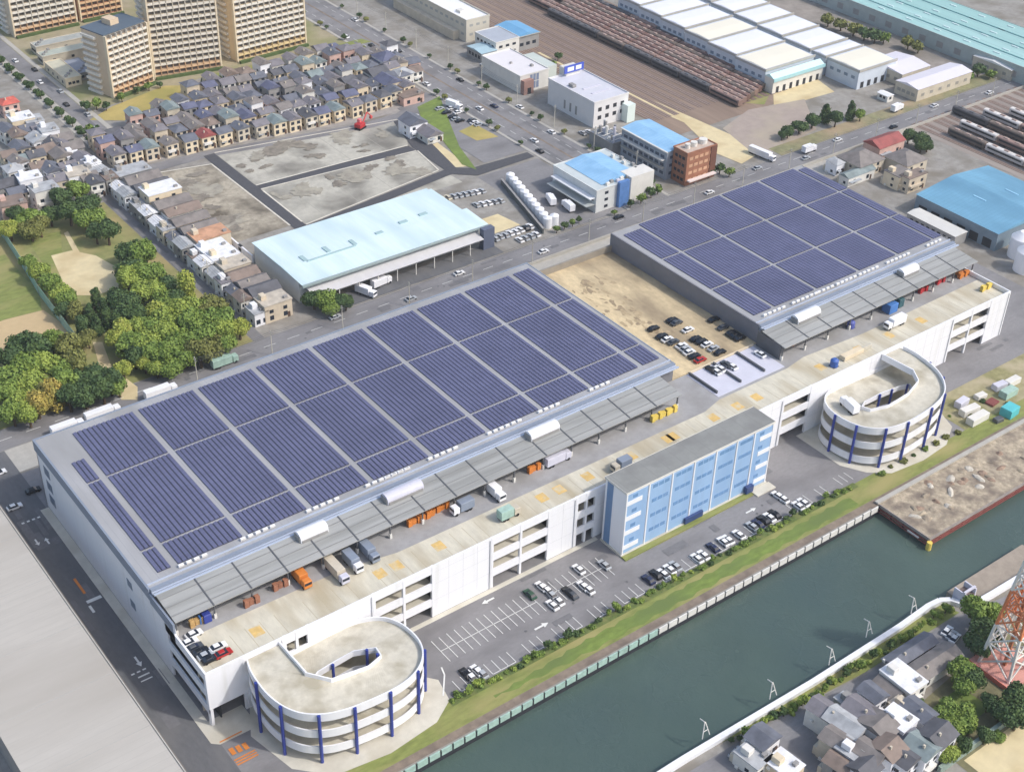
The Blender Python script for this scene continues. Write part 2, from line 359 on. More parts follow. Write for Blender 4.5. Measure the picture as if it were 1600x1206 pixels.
struct("plot_kerb", g, mat("pale_kerb", (214, 208, 194), .9, .1, .4))
sheet("grass_strip", [at(652,168),at(687,151),at(702,190),at(718,230),at(745,266),at(722,258),at(690,218),at(660,190)], grassb, 5, 'stuff')
sheet("sand_strip", [(218,232),(226,234),(224,208),(217,211)], sand, 4)
rect("car_park", 231, 252.8, 207, 273, asph, 3)
sheet("car_park_weeds", [(240,238),(250,240),(251,224),(241,226)], grassy, 4, 'stuff')
rect("depot_yard", 193, 231, 143, 198, urban, 2)
sheet("depot_sand", [(199,168),(209,168),(211,156),(198,156)], sand, 3)
rect("factory_yard", 221, 252, 143, 198, asph, 2)
rect("mint_yard", 118, 193, 142.5, 151, asphd, 3)
rect("rail_yard_ground", 316, 399, 182, 430, rust, 2)
sheet("rail_track_path", [(318,290),(326,290),(334,200),(338,150),(320,146),(318,160),(328,190)], sand, 3)
sheet("east_field", [(392,196),(416,196),(410,176),(372,178),(384,190)], sand, 3)
sheet("east_weeds", [(372,184),(390,196),(384,199),(366,190)], grass, 4, 'stuff')
sheet("brown_yard", [(330,146),(372,152),(392,178),(362,184),(338,176)], mat("brown_yard_soil", (166, 152, 142), .95, .1, .2, (176,164,144), .2, .06), 3)
rect("verge_east", 340, 700, 142, 150, mat("verge_mix", (134, 132, 98), .95, .25, .3, (172, 150, 124), .3, .05), 3)
rect("rail_yard_east_ground", 408, 560, -40, 130, mat("ballast_pale", (160, 150, 142), .95, .14, .3, (140, 128, 120), .3, .04, stretch=(1, .08, 1)), 2)
rect("teal_roof_yard", 452, 487, 146, 330, mat("far_yard", (150, 142, 134), .95, .2, .2, (122, 116, 108), .3, .04), 2)
# rails
g = MB()
for x in [318, 322, 326.5, 331, 336, 341, 346, 351, 356] + [360.4+i*3.95 for i in range(9)]:
    g.rect(x-1.5, x+1.5, 190+(8 if x < 358 else 0), 430, Z*5)
for x in [413, 417.5, 424, 428, 433, 438, 447, 452, 458, 463, 469, 474, 481, 486]: g.rect(x-1.4, x+1.4, -40, 132, Z*5)
struct("railway_tracks", g, trackd)
g = MB()
for x in [318, 322, 326.5, 331, 336, 341, 346, 351, 356]:
    for s in (-.72, .72): g.box(x+s-.12, x+s+.12, 198, 430, Z*5, .2)
for x in [413, 417.5, 424, 428, 433, 438, 447, 452, 458, 463, 469, 474, 481, 486]:
    for s in (-.72, .72): g.box(x+s-.12, x+s+.12, -40, 132, Z*5, .2)
struct("railway_rails", g, mat("rail_steel", (176, 158, 148), .6, .1, .4))
# park
rect("park_ground", -60, 88, 142, 262, parkg, 2, 'stuff')
sheet("park_clearing", [at(112,392),at(150,400),at(182,418),at(186,450),at(150,462),at(112,462),at(98,440),at(80,400)], sand, 4)
sheet("park_path", [at(100,365),at(106,362),at(142,425),at(132,428)], sand, 5)
sheet("park_lawn", [at(40,370),at(95,362),at(100,440),at(75,425)], grass, 3, 'stuff')
sheet("playing_field_grass", [at(-60,420),at(8,398),at(62,462),at(66,490),at(8,500),at(-60,520)], grass, 3, 'stuff')
sheet("playing_field_sand", [at(-60,525),at(8,500),at(68,485),at(118,520),at(90,545),at(8,560),at(-60,580)], mat("field_sand", (196, 172, 132), .95, .06, .3), 4)
sheet("park_dirt_path", [at(145,535),at(160,535),at(175,575),at(215,605),at(215,625),at(190,625),at(160,590)], sand, 4)
# south bank town
sheet("riverside_road", [(60,-76),(113,-77),(140,-80),(175,-80),(200,-84),(200,-88),(172,-85.5),(140,-85),(116,-83),(112,-100),(112,-140),(104,-140),(106,-90),(60,-84)], asph, 3)
sheet("riverside_hedge_ground", [(95,-74.5),(176,-74.7),(177.5,-79.5),(140,-79.3),(113,-77)], grass, 2, 'stuff')
sheet("garden_lawn", [(144.5,-97),(156,-96.5),(157,-105.5),(146,-105.5)], grassb, 4, 'stuff')
sheet("south_garden_ground", [(136,-95),(210,-88),(210,-125),(136,-125)], mat("garden_ground", (122, 118, 88), .95, .25, .3), 2)
sheet("south_sand_ground", [(138,-112),(230,-112.5),(230,-160),(138,-160)], sand, 3)

# stains on the bare plots, repairs in the asphalt, manholes
rs = random.Random(3)
def blob(mb, x, y, rx, ry, z, rot=0, n=22):
    pts = []
    for i in range(n):
        a = 6.2832*i/n; k = .55+.6*rs.random(); u, v = rx*k*math.cos(a), ry*k*math.sin(a); pts.append((x+u*math.cos(rot)-v*math.sin(rot), y+u*math.sin(rot)+v*math.cos(rot)))
    c = (x, y, z); o = len(mb.v); mb.add([c]+[(p[0],p[1],z) for p in pts], [(0, 1+i, 1+(i+1) % n) for i in range(n)])
stain1 = mat("soil_stain_dark", (126, 119, 109), .95, .3, .6, (150, 142, 128), .4, .25); stain2 = mat("soil_stain_grey", (150, 144, 132), .95, .2, .6, (172, 166, 150), .4, .25)
for nm, mm, lst in (("soil_stain", stain1, [(430,235,14,7),(465,228,12,6),(490,238,9,5),(410,258,8,4),(385,262,7,4),(288,292,12,7),(305,312,13,6),(330,330,9,6),(345,345,12,5),(300,275,9,4),(372,365,9,4),(560,232,6,3),(520,282,7,5),(575,262,6,4),(620,252,8,4)]), ("soil_patch", stain2, [(450,222,16,9),(540,215,14,7),(480,300,15,9),(560,275,16,9),(610,262,13,8),(320,300,16,10),(360,350,15,8),(280,285,14,7),(590,210,11,6),(440,310,9,6),(650,270,9,6),(400,245,12,6)])):
    g = MB(); k = 0
    for px_, py_, rx, ry in lst:
        for q in range(3):
            x, y = at(px_+rs.uniform(-12, 12), py_+rs.uniform(-7, 7)); k += 1
            if 113.5 < x < 213 and 203 < y < 272 and not 137 < x < 144.5: blob(g, x, y, min(rx*rs.uniform(.25, .5), 213.5-x, abs(x-144.4)+.01 if x > 141 else 137.5-x), ry*rs.uniform(.3, .6), (.245 if mm is stain2 else .265)+k*.0004, rs.uniform(-.4, .4))
    struct(nm, g, mm)
g = MB(); k = 0
for x0, x1, y0, y1, n in ((-10.5, -2, 5, 110, 10), (20, 500, 132.5, 140.5, 36), (52, 190, -25, -2, 16), (254.5, 274, 150, 400, 20), (89, 91.6, 150, 280, 8), (110, 116, 290, 420, 8), (206, 300, -11, -1, 6), (306, 333, 4, 128, 9)):
    for q in range(n):
        x, y = rs.uniform(x0, x1), rs.uniform(y0, y1); a, b = rs.uniform(.6, 4.5), rs.uniform(.5, 1.6); k += 1
        if x1-x0 < 30: a, b = min(b, (x1-x0)/3), a*1.6
        g.rect(max(x0, x-a), min(x1, x+a), max(y0, y-b), min(y1, y+b), .128+k*.00012)
struct("road_patch", g, mat("asphalt_repair", (116, 115, 117), .9, .14, .7))
g = MB()
for x0, x1, y0, y1, n in ((-9, -3, 5, 110, 5), (20, 400, 133, 140, 22), (56, 188, -19.5, -17, 7), (255, 273, 150, 380, 14)):
    for q in range(n): blob(g, rs.uniform(x0, x1), rs.uniform(y0, y1), .42, .42, .1445)
struct("road_manhole", g, asphd)

# ------------------------------------------------------------------ logistics warehouse
HD, HP, HR = 16.0, 17.5, 22.5
wh = thing("logistics_warehouse", "huge white warehouse with solar roofs and an open truck deck along the canal", "warehouse", (150, 50, 0))
def part(name, mb, m, parent=wh): return obj(name, mb, m, parent)
OPEN = [(20.5, 27.6), (45.6, 63.9), (82, 101.6), (110.5, 118), (190.3, 203), (270, 290.3)]
SOLID = [(10, 20.5), (27.6, 45.6), (63.9, 82), (101.6, 110.5), (118, 190.3), (203, 270), (290.3, 299.5)]
BANDS = [(14.9, HP), (9.3, 11.7), (3.8, 6.2)]
g = MB(); g.box(0, 10, 0, .5, 5.6, HP)
part("corner_panel", g, white)
for a, b in SOLID:
    g = MB(); g.box(a, b, 0, .5, 0, HP)
    wp = part("wall_panel", g, white)
    g = MB(); n = max(1, round((b-a)/4.6))
    for i in range(1, n): g.box(a+(b-a)*i/n-.04, a+(b-a)*i/n+.04, -.012, .0, .3, HP-.3)
    for z in (5.6, 11.2, 15.2): g.box(a+.1, b-.1, -.014, -.002, z, z+.07)
    obj("panel_seam", g, mat("seam_pale", (206, 207, 212), .7, .05, .4), wp)
    g = MB(); g.cyl(b-.5, -.16, .2, HP-.5, .11, 8); obj("downspout", g, mat("pipe_grey", (186, 188, 192), .5, .05, .4), wp)
for a, b in OPEN:
    g = MB(); n = max(1, round((b-a)/9.4)) if b-a > 8 else 2
    for z0, z1 in BANDS: g.box(a, b, .03, .55, z0, z1)
    part("spandrel", g, white)
    for i in range(n+1):
        g = MB(); x = a+.35+(b-a-.7)*i/n; g.box(x-.35, x+.35, -.06, .7, 0, HP-.06)
        part("facade_column", g, white)
    g = MB(); g.box(a, b, 6, 6.3, 0, 15.3)
    for z in (5.2, 10.6): g.box(a, b, .6, 6, z-.4, z)
    lb = part("loading_bay", g, conc)
    for i in range(n):
        x = a+(b-a)*(i+.62)/n
        for z in (5.21, 10.61, .02):
            g = MB(); g.box(x-1.6, x+1.6, 5.85, 5.98, z, z+3.2); obj("bay_door", g, dark, lb)
# corner void under the raised panel
for x in (.2, 9.2): g = MB(); g.box(x, x+.7, .1, .8, 0, 5.6); part("corner_column", g, white)
g = MB(); g.box(.6, 10, 5.5, 5.8, 0, 15.3); g.box(.6, 10, .5, 5.5, 5.2, 5.58); part("corner_recess", g, beige)
# west wall with its openings
g = MB()
g.box(0, .5, 21, 100.5, 0, 19.2)
for z0, z1 in ((14.9, HP), (9.3, 11.7), (3.8, 6.2)): g.box(0, .5, .5, 21, z0, z1)
g.box(0, .5, 15.5, 21, 14.9, 19.2)
for y in (.5, 20.2): g.box(.02, .52, y, y+.8, 0, 14.9)
part("west_wall", g, white)
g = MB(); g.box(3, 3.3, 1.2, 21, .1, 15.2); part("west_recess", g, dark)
for y in (94.2, 41.5):
    for z in (4, 9, 14) if y > 90 else (6, 13):
        g = MB(); g.box(-.08, .02, y-(1.9 if y > 90 else 1.4), y+(1.9 if y > 90 else 1.4), z, z+(3 if y > 90 else 2.4)); part("west_window", g, mat("grey_window", (120, 132, 150), .3, .1, .4))
g = MB(); g.box(-.25, .3, 28.2, 101, 19.2, HR+.25); g.box(-.2, .3, 15.3, 28.2, 18.2, 21.2)
g.box(.3, 171, 100.5, 101, 19, HR+.25); part("west_fascia", g, fascia)
g = MB(); g.box(0, 303, 100, 100.5, 0, 18.2); part("north_wall", g, mat("rear_wall", (150, 146, 138), .8, .08, .2))
g = MB(); g.box(171, 207.4, 99.4, 100, 16, 18.4); part("lot_rear_parapet", g, mat("lot_parapet", (146, 138, 126), .85, .12, .3))
g = MB(); g.box(299.5, 300, 0, 28, 0, HP); g.box(303, 303.5, 28, 100.5, 0, HR); part("east_wall", g, white)
# deck and the unroofed lot
g = MB(); g.box(.5, 299.5, .5, 28, 15.4, HD); part("truck_deck", g, deckm)
g = MB(); g.sheet([(.6,14.2),(46,13.6),(60,11),(168,10.4),(176,12.5),(205,12.5),(214,14),(240,12.4),(299.3,12.8),(299.3,27.9),(.6,27.9)], HD+.02); part("deck_lane", g, lanem)
g = MB(); g.box(171, 207.5, 28.3, 99.4, 15.4, HD+.03)
lot = part("unroofed_lot", g, mat("lot_dirt", (212, 192, 154), .95, .16, .8, (140, 124, 102), .3, .07, stretch=(1, .5, 1)))
for k in range(84):
    f = rs.random(); x = 186+rs.gauss(0, 4); y = 90-f*42; g = MB(); x = min(201, max(177, x))
    blob(g, x, y, rs.uniform(.3, 1.1), rs.uniform(.4, 2.4), HD+.036+k*.0004, rs.uniform(-.5, .5), 12); part("dirt_stain", g, mat("dirt_stain_grey", (178, 158, 126), .95, .2, .6) if k % 2 else mat("dirt_stain_dark", (156, 138, 112), .95, .25, .6))
g = MB(); g.box(178, 205.5, 27.6, 28.1, HD, HD+.5); part("lot_kerb", g, cream)
g = MB(); g.box(176.5, 205, 13.5, 27.4, HD+.02, HD+.12); part("terrace_pad", g, mat("terrace_concrete", (204, 204, 216), .7, .05, .3))
for x in (177.2, 187.2, 197.4):
    g = MB(); g.box(x, x+.5, 15, 27.3, HD+.12, HD+1.0); part("terrace_barrier", g, beamm)
for x in range(3, 300, 4):
    if (x*7) % 5 < 4: g = MB(); g.box(x, x+.15, .9, 9.4, HD, HD+.012); part("deck_seam", g, mat("joint_sealer", (184, 172, 146), .9, .1, .4))
for x in (17, 52, 57, 70, 104, 110, 120, 136, 152, 168, 186, 214, 246, 262, 232, 150, 178):
    g = MB(); g.box(x-1.4, x+1.6, 5.2, 8.6, HD, HD+.016); part("deck_marking", g, marky)
# wall of docks behind the canopies
for a, b in ((.5, 171), (207.4, 303)):
    g = MB(); g.box(a, b, 28, 28.3, HD, 22); w = part("dock_wall", g, mat("dock_wall_grey", (120, 120, 124), .8, .1, .3))
    d = MB(); d.box(0, 4, 27.9, 28.01, HD, HD+4); first = None
    for x in range(int(a)+4, int(b)-5, 9):
        q = MB(); q.box(x, x+4.2, 27.85, 27.99, HD+.02, HD+4.2); obj("dock_door", q, mat("dock_door_grey", (84, 88, 96), .6, .15, .4), w)
# solar roofs
for a, b in ((.3, 171), (207.5, 303.4)):
    g = MB(); g.box(a, b, 28, 100.5, 21.9, HR); r = part("roof", g, roofm)
    q = MB(); q.box(a, b, 27.4, 28, 20.8, HR+.12); q.box(a, b, 28.002, 28.4, HR, HR+.2); obj("roof_edge", q, fascia, r)
    q = MB(); q.box(a, b, 26.9, 27.38, 21.7, 22.1); q.box(a, b, 25.7, 26.3, 22.0, 22.35); q.box(a, b, 29.6, 29.85, HR, HR+.4); obj("gutter", q, mat("gutter_blue_grey", (178, 188, 206), .5, .05, .3), r)
g = MB(); g.box(207.4, 207.9, 28.3, 100.5, HD, HR+.2); part("lot_side_wall", g, mat("lot_wall_grey", (122, 122, 130), .7, .08, .2))
g = MB(); g.box(170.6, 171, 28.3, 100.5, HD, HR+.1); part("lot_west_wall", g, fascia)
# canopies over the loading lane
def canopy(a, b):
    g = MB(); y0, y1, z0, z1 = 15.5, 25.7, 21.3, 22.2
    g.add([(a,y0,z0),(b,y0,z0),(b,y1,z1),(a,y1,z1),(a,y0,z0-.25),(b,y0,z0-.25),(b,y1,z1-.25),(a,y1,z1-.25)], [(0,1,2,3),(4,7,6,5),(0,4,5,1),(1,5,6,2),(2,6,7,3),(3,7,4,0)])
    c = part("canopy", g, canm); n = round((b-a)/10.3)
    for k in range(3):
        q = MB(); f = (k+.7)/3.3; y = y0+(y1-y0)*f; z = z0+(z1-z0)*f
        q.box(a+.1, b-.1, y-.16, y+.16, z, z+.06); obj("purlin", q, mat("purlin_grey", (140, 140, 138), .6, .1, .4), c)
    for i in range(1, n):
        x = a+(b-a)*i/n; q = MB()
        q.add([(x-.19,y0-.06,z0+.02),(x+.19,y0-.06,z0+.02),(x+.19,y1,z1+.02),(x-.19,y1,z1+.02),(x-.19,y0-.06,z0+.12),(x+.19,y0-.06,z0+.12),(x+.19,y1,z1+.12),(x-.19,y1,z1+.12)], [(4,5,6,7),(0,1,5,4),(1,2,6,5),(2,3,7,6),(3,0,4,7)])
        obj("beam", q, beamm, c)
    for i in range(n+1):
        x = a+.5+(b-a-1)*i/n; q = MB(); q.box(x-.17, x+.17, 16.6, 16.94, HD, z0-.1); cl = obj('column', q, beamm, c); q = MB(); q.box(x-.32, x+.32, 16.4, 17.1, HD, HD+1.5); obj('column_guard', q, offw, c)
canopy(.6, 163); canopy(206.3, 301)
g = MB(); g.box(206.2, 206.5, 17.2, 27.3, HD, 21.4); part('canopy_side_wall', g, beamm)

# solar arrays: one thing per block, each panel row a part
LG = [8.9, 28.4, 47, 65.9, 85.2, 104.5, 123.3, 141.9, 161.2]
LX = [(4.4, 7.8, 0)]+[(p+.95, q-.95, 0) for p, q in zip(LG, LG[1:])]+[(162.4, 168.8, 0)]
RX = [(210.4, 218.2, 1), (219.9, 238, 1), (239.7, 258.7, 1), (260.5, 278.5, 1), (280.3, 297.6, 1), (299, 302.8, 1)]
def panel_row(p, x0, y0, y1, pitch):
    g = MB(); w = pitch*.66; t = .2
    g.add([(x0,y0,HR+.28),(x0+w,y0,HR+.28+t*w),(x0+w,y1,HR+.28+t*w),(x0,y1,HR+.28),(x0,y0,HR+.2),(x0+w,y0,HR+.2+t*w),(x0+w,y1,HR+.2+t*w),(x0,y1,HR+.2)], [(0,1,2,3),(4,7,6,5),(0,4,5,1),(1,5,6,2),(2,6,7,3),(3,7,4,0)])
    return obj("panel_row", g, solarm, p)
for strips, roofname, secs in ((LX, "the long roof", [(32.4, 41.2), (42.1, 73.9), (74.8, 97.4)]), (RX, "the short roof", [(33.4, 52.3), (53.2, 76.3), (77.2, 99.8)])):
    for i, (a, b, k) in enumerate(strips):
        for j, (y0, y1) in enumerate(secs):
            if i == 0 and k == 0 and j == 2: y1 = 85
            if k == 1 and i == 0 and j == 2: y1 = 97
            if k == 1 and i == 5 and j == 2: y1 = 98
            t = thing("solar_array", "blue solar panels, %s block of the %s strip on %s" % (("canal-side", "middle", "street-side")[j], nth(i+1), roofname), "solar panels", (a, y0, HR), 0, "solar arrays on the roofs")
            n = max(2, round((b-a)/1.32)); p = (b-a)/(n-.34)
            q = MB(); q.box(a, b+.05, y0, y1, HR+.03, HR+.12); obj('panel_gap_shade', q, shadem, t); r0 = panel_row(t, a, y0, y1, p)  # added dark sheet: paints the tilted panels' shadow into the gaps
            for q in range(1, n): dupc(r0, t, q*p)
# white inverter cabinets along the roof edge
cabs = []
def mk_cab(_):
    t = thing("inverter_cabinet", "", "cabinet"); g = MB(); g.cham(-.7, .7, -.3, .3, .12, .8, .06); g.box(-.6, .6, -.2, .2, 0, .12); obj("housing", g, white, t)
    g = MB(); g.box(-.6, .6, -.35, -.31, .2, .7); obj("door", g, offw, t); return t
oc = Once(); no = 0
for base, cnt in ((10, 4), (27, 5), (46, 5), (64, 7), (70, 4), (84, 5), (104, 6), (122, 4), (141, 4), (213, 5), (226, 6), (238, 4), (247, 5), (258, 5), (272, 6), (293, 4)):
    for q in range(cnt):
        no += 1
        oc.get("c", mk_cab, (base+q*2.1, 31.2, HR), 0, "small white cabinet on the roof edge, %s counted from the service road" % nth(no), "equipment cabinets along the roof edge")
# rounded white ventilators on the canopy
for i, (x0, x1, tx) in enumerate(((38.5, 46.5, "smallest, nearest the flat grey roof"), (64.5, 75.8, "long one above the pallets"), (112, 122, "squat one mid-deck"), (218.8, 229.2, "nearest the dirt lot"), (269.8, 277.6, "boxy one nearest the white tanks"))):
    t = thing("roof_ventilator", "white rounded roof ventilator on the grey canopy, %s" % tx, "ventilator", (x0, 23.5, 22), 0, "ventilators on the canopies")
    g = MB(); n = 7; pr = [(22.1+.0, 22.0)] + [(23.8+1.7*math.cos(math.pi*(1-q/n)), 23.1+1.3*math.sin(math.pi*q/n)) for q in range(n+1)] + [(25.5, 22.0)]
    pr[0] = (22.1, 22.0)
    L = len(pr); g.add([(x0,p[0],p[1]) for p in pr]+[(x1,p[0],p[1]) for p in pr], [(q,(q+1) % L,L+(q+1) % L,L+q) for q in range(L)]+[tuple(range(L-1,-1,-1)),tuple(range(L,2*L))]); obj("hood", g, white if i != 1 else lilac, t)
    g = MB(); g.box(x0-.25, x0-.02, 22.4, 25.2, 22, 23.6); g.box(x0+.3, x1-.3, 21.9, 22.08, 22, 22.7); obj("louver", g, greyw, t)

# ------------------------------------------------------------------ office block in front of the warehouse
OX0, OX1, OY0, OY1, OH = 118.6, 174.5, -10.7, -2.2, 22.5
of = thing("office_building", "light blue and white four-storey office block with a flat grey roof", "office", (OX0, OY0, 0))
g = MB(); g.box(OX0+.1, OX1-.1, OY0+.12, OY1, .6, OH-.4); part("wall", g, white, of)
g = MB(); g.box(OX0-.2, OX1+.2, OY0-.2, OY1+.2, OH-.4, OH); r = part("roof", g, offroof, of)
g = MB(); g.box(OX0-.25, OX1+.25, OY0-.25, OY0-.2+.02, OH-.6, OH+.12); g.box(OX0-.25, OX1+.25, OY1+.18, OY1+.25, OH-.6, OH+.12); g.box(OX0-.25, OX0-.18, OY0-.23, OY1+.18, OH-.6, OH+.12); obj("coping", g, offw, r)
g = MB(); g.box(OX0-.3, OX1+.3, OY0-.5, OY1+.1, 0, .6); part("plinth", g, conc, of)
secs = [OX0+.1+v for v in (0, 8, 16.5, 24.7, 33, 41, 48)] + [OX1-.1]
for i in range(7):
    a, b = secs[i], secs[i+1]; g = MB()
    g.box(a+.45, b-.25, OY0-.02, OY0+.12, .8, OH-1.2); pnl = part("blue_panel", g, offblue, of)
    g = MB()
    if i in (0, 6):
        for z in (2.1, 7.2, 12.3, 17.6): g.box(a+(.2 if i == 0 else 2.5), b-(2.2 if i == 0 else .0), OY0-.1, OY0-.022, z, z+1.5)
        obj("balcony_band", g, white, pnl)
    for z in (4.2, 9.4, 14.6, 19.6):
        nw = 3 if i not in (0, 6) else 1
        for q in range(nw):
            x = a+1.2+(b-a-2.2)*(q+.2)/nw
            w = MB(); w.box(x, x+1.7, OY0-.06, OY0-.021, z, z+1.2); obj("window", w, mat("blue_window", (112, 150, 194), .15, .12, .5), pnl)
for i in range(8):
    g = MB(); x = secs[i]; x = min(x, OX1-.5); g.box(x, x+.42, OY0-.16, OY0+.1, .6, OH-.62); part("pilaster", g, white, of)
g = MB(); g.box(OX0+.0, OX0+.1, OY1-3.2, OY1-.8, .7, OH-.9); part("blue_end_strip", g, offblued, of)
g = MB(); g.box(141.8, 148.5, OY0-.9, OY0-.17, .7, 2.6); g.box(165.5, 168.2, OY0-1.4, OY0-.17, .7, 3); part("entrance_canopy", g, mat("navy_panel", (52, 72, 120), .4, .1, .4), of)
g = MB(); g.box(OX0-.3, OX1-7, OY0-2.3, OY0-.52, 0, .5); hb = obj("planter_hedge", g, grass, of)
g = MB(); g.box(OX1-6.5, OX1+1, OY0-3.6, OY0-.52, 0, .35); part("entrance_step", g, conc, of)

# ------------------------------------------------------------------ spiral truck ramps
def ray_poly(c, th, poly):
    d = (math.cos(th), math.sin(th)); best = None
    for i in range(len(poly)):
        (x1, y1), (x2, y2) = poly[i], poly[(i+1) % len(poly)]
        ex, ey = x2-x1, y2-y1; den = d[0]*ey-d[1]*ex
        if abs(den) < 1e-9: continue
        t = ((x1-c[0])*ey-(y1-c[1])*ex)/den; u = ((x1-c[0])*d[1]-(y1-c[1])*d[0])/den
        if t > 0 and -1e-6 <= u <= 1+1e-6 and (best is None or t < best): best = t
    return (c[0]+d[0]*best, c[1]+d[1]*best)
def smooth(p, n=2):
    for _ in range(n):
        q = []
        for i in range(len(p)):
            a, b = p[i], p[(i+1) % len(p)]
            q += [(a[0]*.75+b[0]*.25, a[1]*.75+b[1]*.25), (a[0]*.25+b[0]*.75, a[1]*.25+b[1]*.75)]
        p = q
    return p
def resample(p, n):
    L = [0.]
    for a, b in zip(p, p[1:]): L.append(L[-1]+math.hypot(b[0]-a[0], b[1]-a[1]))
    out = []; k = 0
    for i in range(n+1):
        t = L[-1]*i/n
        while k < len(p)-2 and L[k+1] < t: k += 1
        f = (t-L[k])/max(1e-9, L[k+1]-L[k]); f = min(1, max(0, f)); out.append((p[k][0]+(p[k+1][0]-p[k][0])*f, p[k][1]+(p[k+1][1]-p[k][1])*f))
    return out
def smooth_open(p, n=2):
    for _ in range(n):
        q = [p[0]]
        for a, b in zip(p, p[1:]): q += [(a[0]*.75+b[0]*.25, a[1]*.75+b[1]*.25), (a[0]*.25+b[0]*.75, a[1]*.25+b[1]*.75)]
        p = q+[p[-1]]
    return p
def ramp(label, start, outer, inner, c, sgn, cols, icols):
    """outer: open path from the corner of the deck round to the start point by the building; inner: closed hole from its corner, same sense"""
    t = thing("spiral_ramp", label, "ramp", (c[0], c[1], 0), 0, "spiral ramps of the warehouse")
    NA, NB = 6, 114; N = NA+NB; drop = 5.4
    A = resample([start, outer[0]], NA); B = resample(smooth_open(outer+[start]), NB); I = resample(inner+[inner[0]], NB)
    loop = [(A[k], inner[0], 0.) for k in range(NA)]+[(B[k], I[k], k/NB) for k in range(NB)]
    P = []; total = int(N*2.95); skip = NA+1
    for k in range(total+1):
        o, i_, f = loop[k % N]; P.append((o, i_, max(.02, HD+.01-drop*(k//N+f))))
    def near(x, y, side):
        k = min(range(N), key=lambda q: (P[q][side][0]-x)**2+(P[q][side][1]-y)**2); return P[k][side], P[k][2]
    g = MB()
    for k in range(total):
        (o0, i0, z0), (o1, i1, z1) = P[k], P[k+1]
        g.add([(*o0,z0),(*o1,z1),(*i1,z1),(*i0,z0),(*o0,z0-.55),(*o1,z1-.55),(*i1,z1-.55),(*i0,z0-.55)], [(0,1,2,3) if sgn > 0 else (3,2,1,0),(7,6,5,4) if sgn > 0 else (4,5,6,7)])
    obj("ramp_deck", g, rampm, t)
    def strip(name, side, k0, k1, lo, hi, th, m, inout):
        g = MB()
        for k in range(k0, k1):
            a, b = P[k][side], P[k+1][side]; za, zb = P[k][2], P[k+1][2]
            def off(p):
                d = Vector((p[0]-c[0], p[1]-c[1], 0)).normalized()*th*inout; return (p[0]+d.x, p[1]+d.y)
            A, B = off(a), off(b)
            g.add([(*a,za+lo),(*b,zb+lo),(*b,zb+hi),(*a,za+hi),(*A,za+lo),(*B,zb+lo),(*B,zb+hi),(*A,za+hi)], [(0,1,2,3),(4,7,6,5),(3,2,6,7),(0,4,5,1)]+([(0,3,7,4)] if k == k0 else [])+([(1,5,6,2)] if k == k1-1 else []))
        return obj(name, g, m, t)
    for lvl in range(3):
        a = max(lvl*N, skip if lvl == 0 else lvl*N); b = min((lvl+1)*N, total)
        strip("outer_parapet", 0, a, b, -1.15, 1.25, .35, white, -1)
        strip("inner_parapet", 1, lvl*N+(0 if lvl else 0), b, -.75, 1.05, .35, white, 1)
    # parapet between the top of the ramp and the loop below it
    o, i, z = P[0]; d = Vector((i[0]-o[0], i[1]-o[1])); n = Vector((-d.y, d.x)).normalized()*.2
    g = MB(); g.prism([(o[0]-n.x,o[1]-n.y),(i[0]-n.x,i[1]-n.y),(i[0]+n.x,i[1]+n.y),(o[0]+n.x,o[1]+n.y)], HD-1.1, HD+1.05); obj("wedge_parapet", g, white, t)
    for (x, y) in cols:
        p, z = near(x, y, 0); d = Vector((p[0]-c[0], p[1]-c[1])).normalized()*.3; p = (p[0]+d.x, p[1]+d.y)
        g = MB(); g.cyl(p[0], p[1], 0, z+1.1, .42, 10); obj("outer_column", g, blue, t)
    for (x, y) in icols:
        p, z = near(x, y, 1); d = Vector((p[0]-c[0], p[1]-c[1])).normalized()*-.45; p = (p[0]+d.x, p[1]+d.y)
        g = MB(); g.cyl(p[0], p[1], 0, z+1.1, .38, 8); obj("inner_column", g, blue, t)
    return t
ramp("round white truck ramp with blue columns at the service road corner", (19.3,-.12),
     [(10.4,-.12),(9.2,-4),(8.9,-8),(8.9,-12.5),(10,-17.6),(12.4,-21.8),(16.2,-24.6),(20,-26),(25,-26.8),(33,-27.1),(39,-26.3),(43.8,-24),(47,-20.5),(48.4,-17),(48.8,-13),(48.1,-7.5),(45.6,-3.4),(41,-1),(36,-.15)],
     [(19.5,-12.3),(23.7,-16.8),(33.3,-17.3),(37.6,-15.7),(38.2,-12.6),(33.5,-9.9),(24,-9.8)], (28, -13.2), 1,
     [(9,-8),(10,-17),(16.2,-23.8),(23.4,-27),(33.3,-27.3),(42,-25.3),(47.7,-20)], [(27.5,-9.9),(37,-11.5),(37.9,-15)])
ramp("round white truck ramp with blue columns and a van, beside the pier", (234.6,-.12),
     [(243.2,-.12),(244.2,-4),(244.1,-8.5),(243,-15.5),(239.8,-21),(235.2,-24.8),(228.3,-26.6),(220,-27.2),(213,-26.8),(207.3,-25),(203.3,-21.2),(201.8,-16.5),(201.6,-11),(203.2,-5.5),(207,-1.6),(212,-.2)],
     [(235.6,-11.4),(233,-15.8),(226,-17.8),(217.3,-17.8),(212,-15.7),(211.2,-13),(214.5,-11.4),(222,-10.9),(231.5,-10.8)], (223, -13.6), -1,
     [(202,-11.5),(203.2,-18.5),(208.6,-24.9),(216,-27.8),(226,-28),(235,-25),(241,-19),(244,-12)], [(221,-9.5),(235.2,-10),(228,-9.3)])

